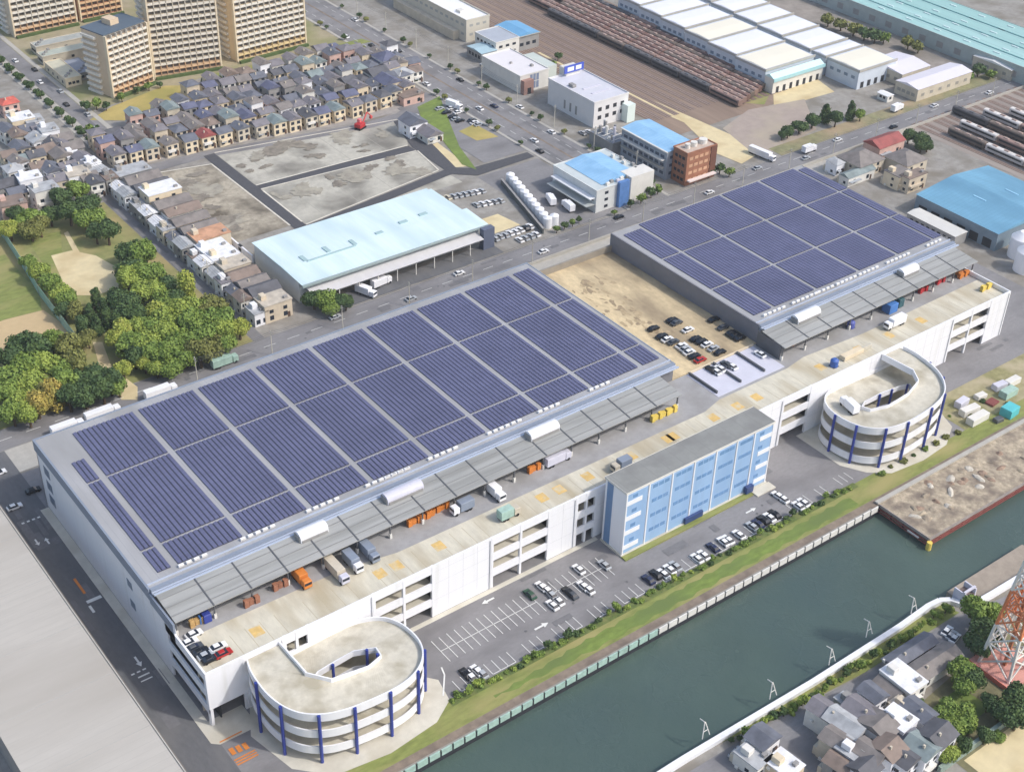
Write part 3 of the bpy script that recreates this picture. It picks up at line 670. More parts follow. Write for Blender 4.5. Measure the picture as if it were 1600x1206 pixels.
# ------------------------------------------------------------------ other buildings
class Bld:
    """one building: root empty plus wall, roof and window parts (fronts face the canal, -Y; sides face -X)"""
    def __init__(s, name, label, cat, x0, x1, y0, y1, h, wm, rm, roof='flat', rh=2., z0=0., group=None, rz=0, ov=.3, par=.5):
        cx, cy = (x0+x1)/2, (y0+y1)/2
        s.t = thing(name, label, cat, (cx, cy, z0), rz, group); s.o = (cx, cy, z0)
        s.x0, s.x1, s.y0, s.y1, s.h, s.z0 = x0, x1, y0, y1, h, z0
        g = MB(); g.box(x0, x1, y0, y1, z0, z0+h); s.wall = obj("wall", g, wm, s.t)
        g = MB()
        if roof == 'flat':
            g.box(x0-.15, x1+.15, y0-.15, y1+.15, z0+h, z0+h+.15)
            s.roof = obj("roof", g, rm, s.t)
            if par:
                q = MB(); a, b, c, d, z = x0-.2, x1+.2, y0-.2, y1+.2, z0+h+.02; w = .35
                q.box(a, b, c, c+w, z, z+par); q.box(a, b, d-w, d, z, z+par); q.box(a, a+w, c+w, d-w, z, z+par); q.box(b-w, b, c+w, d-w, z, z+par)
                obj("parapet", q, wm, s.roof)
        else:
            if roof == 'hip': g.hip(x0, x1, y0, y1, z0+h+.01, rh, ov)
            else: g.gable(x0, x1, y0, y1, z0+h+.01, rh, roof, ov)
            s.roof = obj("roof", g, rm, s.t)
    def wins(s, face, rows, n, w=1.4, hh=1.2, m=None, name="window", pad=1., z=1.2, zp=3.):
        m = m or glass; first = None; a, b = (s.x0+pad, s.x1-pad) if face in 'fb' else (s.y0+pad, s.y1-pad)
        for r in range(rows):
            for i in range(n):
                c = a+(b-a)*(i+.5)/n; zz = s.z0+z+zp*r; g = MB()
                if face == 'f': g.box(c-w/2, c+w/2, s.y0-.06, s.y0+.02, zz, zz+hh)
                elif face == 'l': g.box(s.x0-.06, s.x0+.02, c-w/2, c+w/2, zz, zz+hh)
                elif face == 'r': g.box(s.x1-.02, s.x1+.06, c-w/2, c+w/2, zz, zz+hh)
                else: g.box(c-w/2, c+w/2, s.y1-.02, s.y1+.06, zz, zz+hh)
                obj(name, g, m, s.t)
        return s
    def box(s, name, x0, x1, y0, y1, z0, z1, m, parent=None, cham=0):
        g = MB(); z = s.z0
        g.cham(x0, x1, y0, y1, z+z0, z+z1, cham) if cham else g.box(x0, x1, y0, y1, z+z0, z+z1)
        return obj(name, g, m, parent or s.t)

# grey flat-roofed neighbour in the canal corner
b = Bld("flat_roofed_warehouse", "huge bare pale grey flat roof of a warehouse across the service road", "warehouse", -43, -13.9, -60, 103, 10, greyw, concroof, par=0)
b.box("roof_edge", -14.3, -13.7, -60, 103, 9.6, 10.32, mat("edge_brown", (120, 112, 104), .7, .1, .3))
b.box("roof_edge", -14.25, -14.31+.35, -60, 103, 10.32, 10.36, pave)
for y in range(-40, 100, 20): b.box("roof_seam", -43, -14.3, y, y+.15, 10.15, 10.19, mat("seam_grey", (176, 174, 170), .8, .05, .3), b.roof)
b.wins('r', 1, 8, 6, 4, m=greyw, name="shutter", z=.3)

# mint-roofed depot
b = Bld("mint_roofed_depot", "long depot with a pale mint roof and a white loading canopy", "depot", 113, 190, 154, 186, 8.6, mat("pale_cladding", (198, 204, 206), .6, .05, .3), mintr, par=0)
mr = b.roof
g = MB(); g.add([(112.6,151.2,8.75),(191.6,150.6,8.75),(191.6,164.5,9.3),(188.6,164.7,9.3),(188.6,187,9.0),(112.6,187,9.0),(112.6,164.5,9.3)], [(0,1,2,3,6),(6,3,4,5)]); obj("roof_sheet", g, mintr, mr)
for x0, x1, y0, y1 in ((121, 122.6, 164, 168), (131, 132.6, 165, 169), (141.5, 143, 164, 168), (122, 142, 163.2, 163.9), (152.5, 155.5, 166, 167.6), (164, 167.5, 168, 169.6), (173.5, 177, 169, 170.6)):
    b.box("roof_vent", x0, x1, y0, y1, 9.25, 9.6, mat("vent_mint_grey", (164, 190, 192), .6, .06, .4), mr)
b.box("eave", 112.6, 191.6, 150.4, 151.15, 7.9, 8.7, mat("eave_grey", (156, 172, 172), .6, .05, .3))
g = MB(); g.add([(115,147,5.4),(187,147,5.4),(187,154,6.6),(115,154,6.6),(115,147,5.2),(187,147,5.2),(187,154,6.4),(115,154,6.4)], [(0,1,2,3),(4,7,6,5),(0,4,5,1),(1,5,6,2),(2,6,7,3),(3,7,4,0)]); cn = obj("loading_canopy", g, mat("canopy_white", (206, 204, 204), .6, .06, .3, stretch=(1,.2,1)), b.t)
for x in range(117, 187, 8): b.box("canopy_column", x, x+.3, 147.4, 147.7, 0, 5.2, offw, cn)
for x in range(119, 186, 7): b.box("dock_door", x, x+4.5, 153.9, 154.02, .4, 4.2, dark)
b.box("end_wall", 187.6, 192.6, 148, 150.6, 0, 8.4, mat("slate_panel", (96, 104, 124), .6, .08, .3))

# L-shaped white works with a pale roof and neighbours beside the avenue
b = Bld("long_white_hall", "tall off-white hall with a white flat roof by the avenue, farthest up", "hall", 302.5, 316.5, 320, 385, 10.6, mat("hall_beige", (206, 200, 186), .8, .06, .2), white, par=.8)
b.wins('f', 2, 3, 2, 1.2, m=mat("hall_window", (164, 166, 164), .5, .1, .5), z=3, zp=4.5).wins('l', 2, 14, 2.4, 1.2, m=mat("hall_window", (164, 166, 164)), z=3, zp=4.5)
b.box("roof_unit", 306, 309, 330, 334, 10.8, 12, offw, b.roof, .1); b.box("annex", 299, 302.4, 326, 380, 0, 4.5, beige)
b = Bld("grey_roofed_workshop", "white workshop with a grey roof between the long white hall and a blue shed", "workshop", 302, 316, 295, 312, 7.8, offw, mat("slate_roof", (172, 178, 188), .6, .06, .2), par=.4)
b.wins('f', 2, 3, 2, 1.2, z=1.4, zp=3.4).wins('l', 2, 5, 1.6, 1.2, z=1.4, zp=3.4)
b = Bld("blue_roofed_shed", "shed with a clear blue roof backing on to the railway yard", "shed", 315.5, 329, 296, 314, 7.6, greyw, mat("azure_roof", (112, 168, 208), .5, .06, .2), 'y', 1.2)
b.wins('f', 1, 3, 2.2, 1.6, z=2.5); b.box("gutter", 315, 329.6, 295.3, 295.6, 7.4, 7.7, pave)
b = Bld("glass_lean_to", "low pale-blue roofed lean-to with dark windows on the avenue", "annex", 293, 302, 294, 306, 4.8, greyw, mat("pale_blue_roof", (170, 196, 206), .5, .05, .2), 'x', .8)
b.wins('f', 1, 3, 1.8, 1.6, z=1.6).wins('l', 1, 4, 1.6, 1.6, z=1.6)
b = Bld("white_roofed_factory", "broad factory with a plain white roof and brown doorway on the avenue", "factory", 286.5, 303, 255.5, 285, 8, offw, mat("factory_roof", (224, 220, 222), .7, .03, .15), par=.6)
b.box("brown_annex", 287, 292.5, 253, 255.4, 0, 6.5, mat("brown_panel", (160, 126, 116), .8, .1, .3)); b.box("doorway", 289, 291, 252.9, 252.98, 0, 3, dark)
b.wins('f', 2, 3, 1.4, 3.2, m=mat("bay_blue", (130, 142, 168), .4, .1, .4), pad=5.5, z=1, zp=3.6)
b.box("low_roof", 303.2, 313, 262, 280, 0, 6, mat("pale_green_grey", (196, 204, 198), .7, .05, .2)); b.box("roof_unit", 298, 299.2, 262, 263.4, 8.2, 9.2, greyw, b.roof, .1); b.box("roof_unit", 292, 293, 270, 271, 8.2, 9, greyw, b.roof, .1)
b = Bld("white_office_factory", "white factory office with a big blue and white rooftop sign", "factory", 290.5, 310, 208, 240, 11.5, mat("office_white", (222, 220, 220), .7, .05, .2), mat("office_roof_lilac", (206, 206, 214), .7, .05, .2), par=.7)
b.wins('f', 2, 4, 2, 1.8, m=dark, pad=1.2, z=3.4, zp=3.8).wins('l', 1, 3, 1.2, 4, m=greyw, pad=10, z=2)
b.box("stair_tower", 299, 307, 238, 243, 0, 15, offw, None, .2)
sg = b.box("sign_board", 297.5, 308.5, 237.4, 237.9, 13.2, 16.6, mat("sign_blue", (70, 92, 190), .5, .1, .3))
for a, c in ((299, 302.6), (303.8, 307)): b.box("sign_mark", a, c, 237.25, 237.38, 14, 15.9, white, sg, 0)
b.box("entrance_roof", 306.5, 311, 204, 207.9, 0, 8, mat("mint_white", (220, 232, 226), .6, .04, .3))
b.box("roof_strip", 296, 306, 222, 223, 11.7, 12, lilac, b.roof); b.box("roof_strip", 296, 306, 216, 217, 11.7, 12, lilac, b.roof); b.box("roof_unit", 293, 295, 226, 229, 11.7, 13, greyw, b.roof, .1)
b = Bld("blue_roofed_block", "tall grey block with a sky-blue roof joined to the brown tiled block", "block", 283, 298, 153, 181, 12.6, mat("steel_cladding", (150, 158, 170), .6, .12, .3), bluer, 'y', 1.0)
b.wins('l', 3, 8, 2.2, 1.3, m=mat("grey_glass", (78, 88, 104), .2, .2, .5), z=2, zp=3.5).wins('f', 3, 4, 2, 1.3, m=mat("grey_glass", (78, 88, 104)), z=2, zp=3.5)
b.box("side_gantry", 281.2, 282.9, 154, 180, 8.5, 9, offw); b.box("side_gantry", 281.6, 282.9, 154, 180, 5, 5.4, pave); b.box("gutter", 282.2, 282.9, 152.6, 181.4, 12.3, 12.7, offw)
b = Bld("pipework_plant", "cluttered grey process plant with pipes and tanks beside the sky-blue roof", "plant", 280, 289, 183, 198, 5, greyw, mat("plant_roof", (130, 138, 150), .6, .15, .4), par=.3)
for i in range(14): 
    x = 280+random.random()*8; y = 183.5+random.random()*14; q = MB(); q.cyl(x, y, 5.1, 6.4+random.random()*3, .4+random.random()*.5, 10); obj("tank", q, [offw, greyw, lilac][i % 3], b.t)
for i in range(5): q = MB(); y = 184+i*3; q.tube((280.2,y,6), (288.8,y+.6,6), .18); obj("pipe", q, offw, b.t)
b = Bld("brown_tiled_block", "brown tiled five-storey block with white tanks on its roof", "block", 286, 302, 144.5, 152.8, 14, brick, mat("brown_roof", (190, 172, 158), .8, .1, .3), par=.6)
b.wins('f', 4, 5, 1.9, 1.3, m=mat("tan_balcony", (206, 164, 132), .7, .15, .5), name="balcony", z=1.6, zp=3.1).wins('l', 4, 3, 1.5, 1.3, z=1.6, zp=3.1)
for x, r in ((290, 1.1), (293.5, 1.4), (298.5, 1.8)): q = MB(); q.cyl(x, 149, 14.1, 16, r, 14); obj("water_tank", q, offw, b.roof)
b.box("stair_core", 299, 302.3, 144.2, 144.48, 0, 14.2, mat("dark_brown", (112, 74, 60), .8, .15, .4))
b.box("porch", 286, 301, 141.8, 143.6, 2.6, 3.1, mat("porch_pink", (226, 212, 206), .7, .05, .3))
b = Bld("blue_roofed_factory", "white factory with a light blue roof and a blue glass stair tower", "factory", 241, 268, 147, 174, 9.5, mat("factory_white", (214, 216, 214), .7, .06, .3), mat("factory_roof_grey", (196, 204, 204), .6, .06, .3), par=.4)
g = MB(); g.gable(246, 264, 150, 172.5, 9.8, 1.5, 'y', .3); obj("blue_roof", g, bluer, b.roof)
b.box("side_roof", 238.2, 240.9, 147.5, 172, 6.3, 6.6, white); b.box("side_roof", 236.4, 240.9, 147.5, 172, 3.6, 3.9, mat("side_roof_grey", (180, 184, 182), .6, .06, .3))
b.wins('l', 1, 9, 1.6, 1.2, z=4.6).wins('f', 3, 3, 1.8, 1.2, z=1.2, zp=2.9)
b.box("stair_tower", 251.5, 256.5, 145.3, 146.9, 0, 10.8, mat("blue_glass", (92, 132, 190), .3, .15, .4)); b.box("corner_block", 258, 270, 146.2, 153, 0, 11, offw)
for i in range(8): b.box("roof_unit", 247+i*2.6, 248.6+i*2.6, 148+(i % 2)*.9, 149+(i % 2)*.9, 9.7, 10.9, [offw, greyw, lilac][i % 3], b.roof, .1)
for i in range(5): b.box("roof_unit", 265+(i % 2)*1.6, 266.2+(i % 2)*1.6, 152+i*3.4, 153.4+i*3.4, 9.7, 11, [offw, greyw][i % 2], b.roof, .1)
# row of white tanks by the factory
ot = Once()
def mk_tank(_):
    t = thing("storage_tank", "", "tank"); g = MB(); g.cyl(0, 0, .3, 4.4, 1.75, 18); obj("shell", g, white, t)
    g = MB(); g.cyl(0, 0, 4.4, 5.1, 1.75, 18, 0, .5); obj("dome", g, white, t); g = MB(); g.cyl(0, 0, 0, .3, 1.9, 18); obj("base", g, conc, t); return t
for i in range(11):
    ot.get(0, mk_tank, (228.6-i*1.05, 186-i*3.75, 0), 0, "white domed storage tank in the slanting row, %s from the back road" % nth(11-i), "white tanks by the factory")
ot.get(0, mk_tank, (221.5, 148.5, 0), 0, "white domed storage tank standing apart at the end of the row", "white tanks by the factory")
b = Bld("pipe_wall", "dark concrete wall running behind the row of white tanks", "wall", 223.2-.3, 223.2+.3, 146, 190, 2.4, mat("dark_wall", (92, 96, 96), .8, .1, .3), greyw, par=0, rz=math.radians(-15.6))
b.t.location = (219.6, 166.5, 0)

# big white-roofed factory complex in two columns of halls
n = 0
for colname, xa, xb, rows in (("railway-side", 384.5, 417, [(197, 216.5), (218, 237), (238.5, 255), (257, 274), (275.5, 292), (293.5, 310)]), ("far", 420.5, 446.5, [(172, 191.5), (193, 201.5), (203.5, 221.5), (223.5, 240), (242, 258), (260, 276), (278, 294)])):
    for i, (y0, y1) in enumerate(rows):
        sh = 0.28*(y0-197)*.55; x0, x1 = xa+max(0, sh*.5), xb+max(0, sh*.45)
        b = Bld("white_roofed_hall", "white-roofed factory hall, %s from the road in the %s column" % (nth(i+1), colname), "factory hall", x0, x1, y0, y1, 9.4, mat("pale_blue_wall", (204, 212, 222), .7, .06, .3), mat("hall_roof_cream", (238, 232, 214), .6, .02, .1) if (i in (0, 2) and (i+len(rows)) % 2 == 0) or (xa > 418 and i == 0) else mat("hall_roof_white", (234, 234, 242), .6, .02, .1), 'x', .3, group="white-roofed factory halls", ov=-.9)
        b.box("parapet_frame", x0-.3, x1+.3, y0-.5, y0-.05, 8.6, 9.8, pave); b.box("parapet_frame", x0-.6, x0-.05, y0, y1, 8.6, 9.8, mat("frame_grey", (172, 172, 172), .7, .08, .3))
        b.wins('l', 1, 4, 2.2, 1.4, m=mat("pale_glass", (120, 138, 158), .3, .1, .4), z=4.6)
        if i == 0: b.wins('f', 1, 5, 2.2, 3, m=dark, name="shutter", z=.2)
b = Bld("white_front_wing", "low white front wing with a pale aqua eave and dark doors", "wing", 383.5, 416.8, 190.5, 196, 7.4, offw, mat("aqua_eave", (206, 236, 236), .5, .04, .2), 'x', 1.6)
b.wins('f', 1, 7, 1.8, 3, m=dark, name="door", z=.1); b.box("eave_band", 383, 417.4, 189.7, 190.0, 6, 7.6, mat("aqua_band", (168, 212, 218), .5, .05, .2))
for nm, lb, x0, x1, y0, y1, hh, mm in (("grey_roofed_store", "low store with a wide pale lilac-grey roof behind the longer one", 441, 461, 163, 184, 6, "store_lilac"), ("pale_roofed_store", "long low store with a pale lilac roof along the far road", 433, 472, 147, 160, 6, "store_lilac"), ("white_roofed_store", "white-roofed store in front of the pale teal roof", 490, 503, 138, 160, 5.5, "store_white")):
    b = Bld(nm, lb, "store", x0, x1, y0, y1, hh, beige, mat(mm, (222, 218, 226) if "lilac" in mm else (236, 234, 232), .6, .03, .1), 'x', 1.2)
    b.wins('f', 1, 6, 2.2, 1.5, m=mat("store_window", (150, 146, 138), .5, .1, .4), z=2).wins('l', 1, 4, 2, 1.5, m=mat("store_window", (150, 146, 138)), z=2)
b = Bld("white_gate_hut", "small white gate hut on the grey forecourt across from the trees", "hut", 421, 425, 154, 160, 3, offw, white, 'y', .6); b.wins('f', 1, 1).wins('l', 1, 2)
b = Bld("teal_roofed_train_depot", "vast train depot with a pale teal ribbed roof", "depot", 492, 536, 110, 330, 8, mat("depot_wall", (168, 178, 176), .7, .08, .3), teal, par=.3)
for i in range(6):
    for k in range(5): b.box("skylight", 496+i*7, 497+i*7, 150+k*18, 154+k*18, 8.16, 8.5, mat("skylight_pale", (206, 226, 226), .4, .05, .3), b.roof)
for x in (500, 512, 524): b.box("roof_rib", x, x+.6, 112, 328, 8.16, 8.6, mat("rib_teal", (140, 184, 184), .6, .05, .3), b.roof)
b.wins('l', 1, 20, 4, 3, m=greyw, z=2)
# buildings by the short end of the warehouse
b = Bld("blue_shed", "large shed with a weathered mid-blue roof", "shed", 347, 392, 38, 77, 7.5, mat("shed_wall", (120, 136, 148), .7, .1, .3), bluer2, 'y', 2.2)
b.wins('l', 1, 6, 4, 3.6, m=dark, name="shed_door", z=.3)
for x, y in ((362, 56), (372, 63), (377, 52), (366, 47)): b.box("roof_skylight", x, x+.8, y, y+6, 8.9, 9.2, mat("skylight_blue", (150, 200, 226), .4, .05, .3), b.roof)
b = Bld("white_truck_shed", "long narrow white canopy beside the mid-blue roof", "shed", 336.5, 343.5, 49, 72, 4.6, greyw, mat("shed_white", (214, 212, 206), .6, .05, .2), 'y', .5)
b.wins('l', 1, 8, 1.4, 2, m=dark, name="opening", z=1.2)
for i, (x, y, r) in enumerate(((352, 30.5, 4.4), (345, 22.5, 4.6))):
    t = thing("domed_tank", "white domed tank at the frame edge, %s" % ("behind the other one" if i == 0 else "nearest the access road"), "tank", (x, y, 0), 0, "white domed tanks")
    g = MB(); g.cyl(x, y, 0, 8, r, 28); obj("shell", g, white, t); g = MB(); g.cyl(x, y, 8, 10.4, r, 28, 0, r*.35); obj("dome", g, white, t); g = MB(); g.cyl(x+r*.9, y, 0, 9, .3, 8); obj("pipe", g, greyw, t)

# apartment towers with balconies
def tower(label, x, y, w, d, floors, rz, nb, bal, side, roofc, cols):
    H = floors*2.85
    t = thing("apartment_tower", label, "apartments", (x, y, 0), rz, "apartment towers")
    g = MB(); g.box(0, w, 0, d, 0, H); 
    for i in range(len(g.v)): g.v[i] = (g.v[i][0]+x, g.v[i][1]+y, g.v[i][2])
    obj("wall", g, side, t)
    def P(name, bxs, m, par=t):
        q = MB()
        for b_ in bxs: q.box(b_[0]+x, b_[1]+x, b_[2]+y, b_[3]+y, b_[4], b_[5])
        return obj(name, q, m, par)
    rf = P("roof", [(-.2, w+.2, -.2, d+.2, H, H+.5)], roofc)
    P("lift_house", [(w*.4, w*.6, d*.4, d*.8, H+.5, H+3)], side, rf)
    pitch = w/nb
    for f in range(floors):
        z = f*2.85
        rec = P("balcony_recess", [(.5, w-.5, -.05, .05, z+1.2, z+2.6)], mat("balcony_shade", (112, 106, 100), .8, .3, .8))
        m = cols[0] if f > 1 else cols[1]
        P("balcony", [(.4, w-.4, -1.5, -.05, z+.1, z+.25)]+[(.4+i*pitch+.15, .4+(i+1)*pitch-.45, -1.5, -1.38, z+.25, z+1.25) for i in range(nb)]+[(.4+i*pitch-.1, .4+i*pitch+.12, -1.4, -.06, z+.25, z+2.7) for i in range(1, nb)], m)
        P("side_gallery", [(-1.3, -.06, 1+d*.28, d-.5, z+.1, z+1.2)], cols[0])
    P("frame_column", [(-.35, .35, -1.7, .1, 0, H)], cream); P("frame_column", [(w-.35, w+.35, -1.7, .1, 0, H)], cream)
    P("ground_hedge", [(0, w, -4, -2.4, 0, 1.3)], hedgeg)
    return t
balc = mat("balcony_cream", (230, 224, 212), .8, .12, .8); balo = mat("balcony_orange", (220, 184, 146), .8, .15, .6); balw = mat("balcony_white", (226, 218, 204), .8, .1, .8)
tower("ten-storey apartment block with a slate-blue roof, lowest of the group", 132, 353, 23, 15, 10, math.radians(16), 8, balc, mat("tower_gable", (214, 192, 164), .8, .08, .2), mat("slate_blue_roof", (88, 102, 116), .7, .08, .2), (balc, balo))
tower("tallest cream apartment tower right behind the slate-blue roof", 157.2, 363, 31.5, 15, 17, math.radians(-9), 11, balw, cream, greyw, (balw, balo))
tower("pale tan apartment tower nearest the avenue, partly cut by the frame", 197.5, 359.5, 38, 15, 17, math.radians(3), 12, balc, mat("tower_tan", (220, 200, 168), .8, .08, .2), greyw, (balc, mat("balcony_ochre", (222, 198, 150), .8, .15, .6)))
tower("apartment tower with orange-brown bands at the far end of the west road", 123, 446, 32, 14, 16, math.radians(2), 10, balo, tanw, greyw, (balc, balo))
tower("brown apartment tower half hidden behind the slate-blue roof", 158, 449, 22, 14, 16, math.radians(2), 7, balo, mat("tower_brown", (176, 122, 92), .8, .1, .2), greyw, (balo, balo))
# low annexes beside the towers
for lb, x0, x1, y0, y1, h, wm, rm in (("low cream annex with a courtyard by the west road", 119.5, 127, 374, 398, 4, cream, mat("annex_roof", (206, 200, 176), .8, .08, .3)), ("grey plant roof between the cream annex and the apartment block", 127.5, 135, 378, 396, 3.4, greyw, mat("annex_grey", (150, 154, 164), .7, .12, .5)), ("long pale parking deck behind the cream annex", 121, 150, 404, 411, 4, beige, mat("annex_pale", (178, 184, 172), .8, .1, .4)), ("narrow grey parking deck farther from the annex", 123, 152, 417, 424, 4, beige, mat("annex_slab", (168, 172, 168), .8, .12, .4))):
    b = Bld("tower_annex", lb, "annex", x0, x1, y0, y1, h, wm, rm, par=.4); b.wins('f', 1, 3, 1.4, 1.2).wins('l', 1, 4, 1.4, 1.2)
    for q in range(3): b.box("roof_unit", x0+1+q*2, x0+2.2+q*2, y0+2+q*2.2, y0+3.2+q*2.2, h+.16, h+1, greyw, b.roof, .1)

# ------------------------------------------------------------------ canal edge, pier, south bank
cw = thing("canal_wall", "long canal wall of pale panels with dark joints below the grass bank", "wall", (100, BK, 0))
for i in range(52):
    x = 16+i*3.42
    if x > 190.5: break
    g = MB(); g.box(x, x+2.9, BK-.4, BK-.02, -1.5, .4+(.12 if i % 5 == 0 else 0)); obj("wall_panel", g, mintw if x < 108 else offw, cw)
g = MB(); g.box(-60, 192, BK-.36, BK+.0, -6, -.3); obj("footing_dark_reflection", g, dark, cw)  # dark footing stands in for the wall's dark reflection on the water
g = MB(); g.box(15.5, 191, BK+.02, BK+.5, 0, .3); obj("coping", g, mat("coping_grey", (150, 146, 138), .9, .15, .5), cw)
pr = thing("pier", "wide weathered concrete pier with red-brown steel beams standing in the canal", "pier", (193.5, -56.5, -1))
PX0, PY0, PY1 = 194.6, -55.6, -36
g = MB(); g.box(PX0, 420, PY0, PY1, -.6, .25); g.box(PX0+.4, 420, PY0+.4, PY1, -5, -.6); obj("pier_deck", g, rubble, pr)
g = MB(); g.box(PX0-.25, 420, PY0-.3, PY0-.02, -.5, .4); g.box(PX0-.3, PX0-.02, PY0, PY1, -.5, .4); obj("edge_beam", g, mat("edge_concrete", (156, 146, 140), .9, .15, .4), pr)
for z in (-1.0, -2.0):
    g = MB(); g.box(PX0-.5, 420, PY0-.55, PY0-.2, z-.18, z+.18); obj("steel_beam", g, redlead, pr); g = MB(); g.box(PX0-.55, PX0-.25, PY0, PY1, z-.18, z+.18); obj("steel_beam", g, redlead, pr)
for i in range(16): g = MB(); g.cyl(PX0+.6+i*5, PY0+.5, -6, -1.2, .4, 8); obj("pile", g, dark, pr)
for i in range(4): g = MB(); g.cyl(PX0+.6, PY0+5+i*4.4, -6, -1.2, .4, 8); obj("pile", g, dark, pr)
g = MB(); g.cyl(PX0-.6, PY0-.7, -3.4, -.4, .8, 10); obj("yellow_fender", g, yellow, pr); g = MB(); g.box(PX0-.9, PX0-.5, PY0+3, PY0+7, -1.5, -1.1); obj("white_rail", g, offw, pr)
g = MB(); g.box(194, 420, -37.2, -35.9, .27, .8); obj("rear_kerb", g, pave, pr)
sw = thing("river_wall", "long white parapet wall curving along the south bank of the canal", "wall", (130, -74, 0))
path = [(40,-73.6),(84,-73.4),(127,-74.4),(160,-74.2),(172,-73.6),(176,-74),(178.6,-75.6),(179.8,-78),(181.5,-80.2),(190,-80.6),(260,-82)]
g = MB()
for i in range(len(path)-1):
    a, b = Vector((*path[i], 0)), Vector((*path[i+1], 0)); d = (b-a).normalized(); n = Vector((-d.y, d.x, 0))*.75
    w = 1.0
    g.prism([(a.x-n.x,a.y-n.y),(b.x-n.x,b.y-n.y),(b.x+n.x,b.y+n.y),(a.x+n.x,a.y+n.y)], -4+i*.001, 1.3+i*.001)
obj("parapet", g, white, sw)
j = thing("jetty", "low grey-brown jetty with a small floodgate by the bend of the white wall", "jetty", (182, -76, 0))
g = MB(); g.box(182, 215, -79, -72, -3.5, -.6); obj("jetty_deck", g, mat("jetty_concrete", (160, 148, 134), .9, .15, .4), j)
g = MB(); g.box(180.5, 184.5, -78.5, -75, -2, 2.4); obj("floodgate", g, mat("gate_brown", (120, 104, 98), .8, .15, .5), j); g = MB(); g.box(180.2, 180.6, -78.6, -74.8, -2, 4); g.box(184.4, 184.8, -78.6, -74.8, -2, 4); g.box(180.2, 184.8, -78.2, -77.6, 4, 4.5); obj("gate_frame", g, lilac, j)
for i, (px, py) in enumerate(((1103,1150),(1208,1088),(1300,1035),(1358,992),(1428,955))):
    x, y = at(px, py, 1.3)
    t = thing("davit_frame", "white A-shaped steel frame on the river wall, %s from the bend" % nth(5-i), "frame", (x, y, 1.2), 0, "white frames on the river wall")
    g = MB(); g.tube((x-1.2,y,1.2), (x-.1,y+.9,5.4), .14); g.tube((x+1.2,y,1.2), (x+.1,y+.9,5.4), .14); g.tube((x-.7,y+.35,3), (x+.7,y+.35,3), .1); obj("frame_tube", g, offw, t)
    g = MB(); g.tube((x,y+.9,5.4), (x,y+2.6,5.1), .12); obj("jib", g, offw, t)

# lattice tower
A = Vector((166.4, -94.2, 0)); tw = 9.
tl = thing("lattice_tower", "orange and white steel lattice tower on a pink concrete base", "tower", (A.x+tw/2, A.y-tw/2, 0))
g = MB(); g.box(A.x-2, A.x+tw+2, A.y-tw-2, A.y+2, 0, .8); obj("base_slab", g, mat("pink_concrete", (206, 150, 138), .9, .12, .3), tl)
g = MB(); g.box(A.x-2.2, A.x-2.02, A.y-tw-2, A.y+2, 0, 1.5); obj("base_rail", g, mat("salmon_wall", (214, 120, 104), .8, .1, .4), tl)
cx, cy = A.x+tw/2, A.y-tw/2
def tp(z, i):
    s = tw/2*(1-z/62.); sx, sy = ((-1,-1),(1,-1),(1,1),(-1,1))[i]; return (cx+sx*s, cy+sy*s, .8+z)
zs = [0, 7, 13.5, 19.5, 25, 30, 35, 40, 45]
for k in range(8):
    mm = tower_o if k in (2, 3, 6) else offw
    for i in range(4): g = MB(); g.tube(tp(zs[k], i), tp(zs[k+1], i), .42); obj("leg", g, mm, tl)
    g = MB()
    for i in range(4):
        a, b, c, d = tp(zs[k], i), tp(zs[k], (i+1) % 4), tp(zs[k+1], i), tp(zs[k+1], (i+1) % 4)
        g.tube(a, d, .25); g.tube(b, c, .25); g.tube(c, d, .22)
        mid = tuple((a[q]+b[q])/2 for q in range(3)); 
        if k: g.tube(mid, tuple((a[q]*.5+c[q]*.5) for q in range(3)), .18); g.tube(mid, tuple((b[q]*.5+d[q]*.5) for q in range(3)), .18)
    obj("lattice_brace", g, tower_o if k in (2, 3, 6) else offw, tl)
g = MB(); g.box(cx-.4, cx+.4, cy-.4, cy+.4, .8, 30); obj("ladder_core", g, mat("rust_orange", (176, 116, 84), .7, .2, .5), tl)

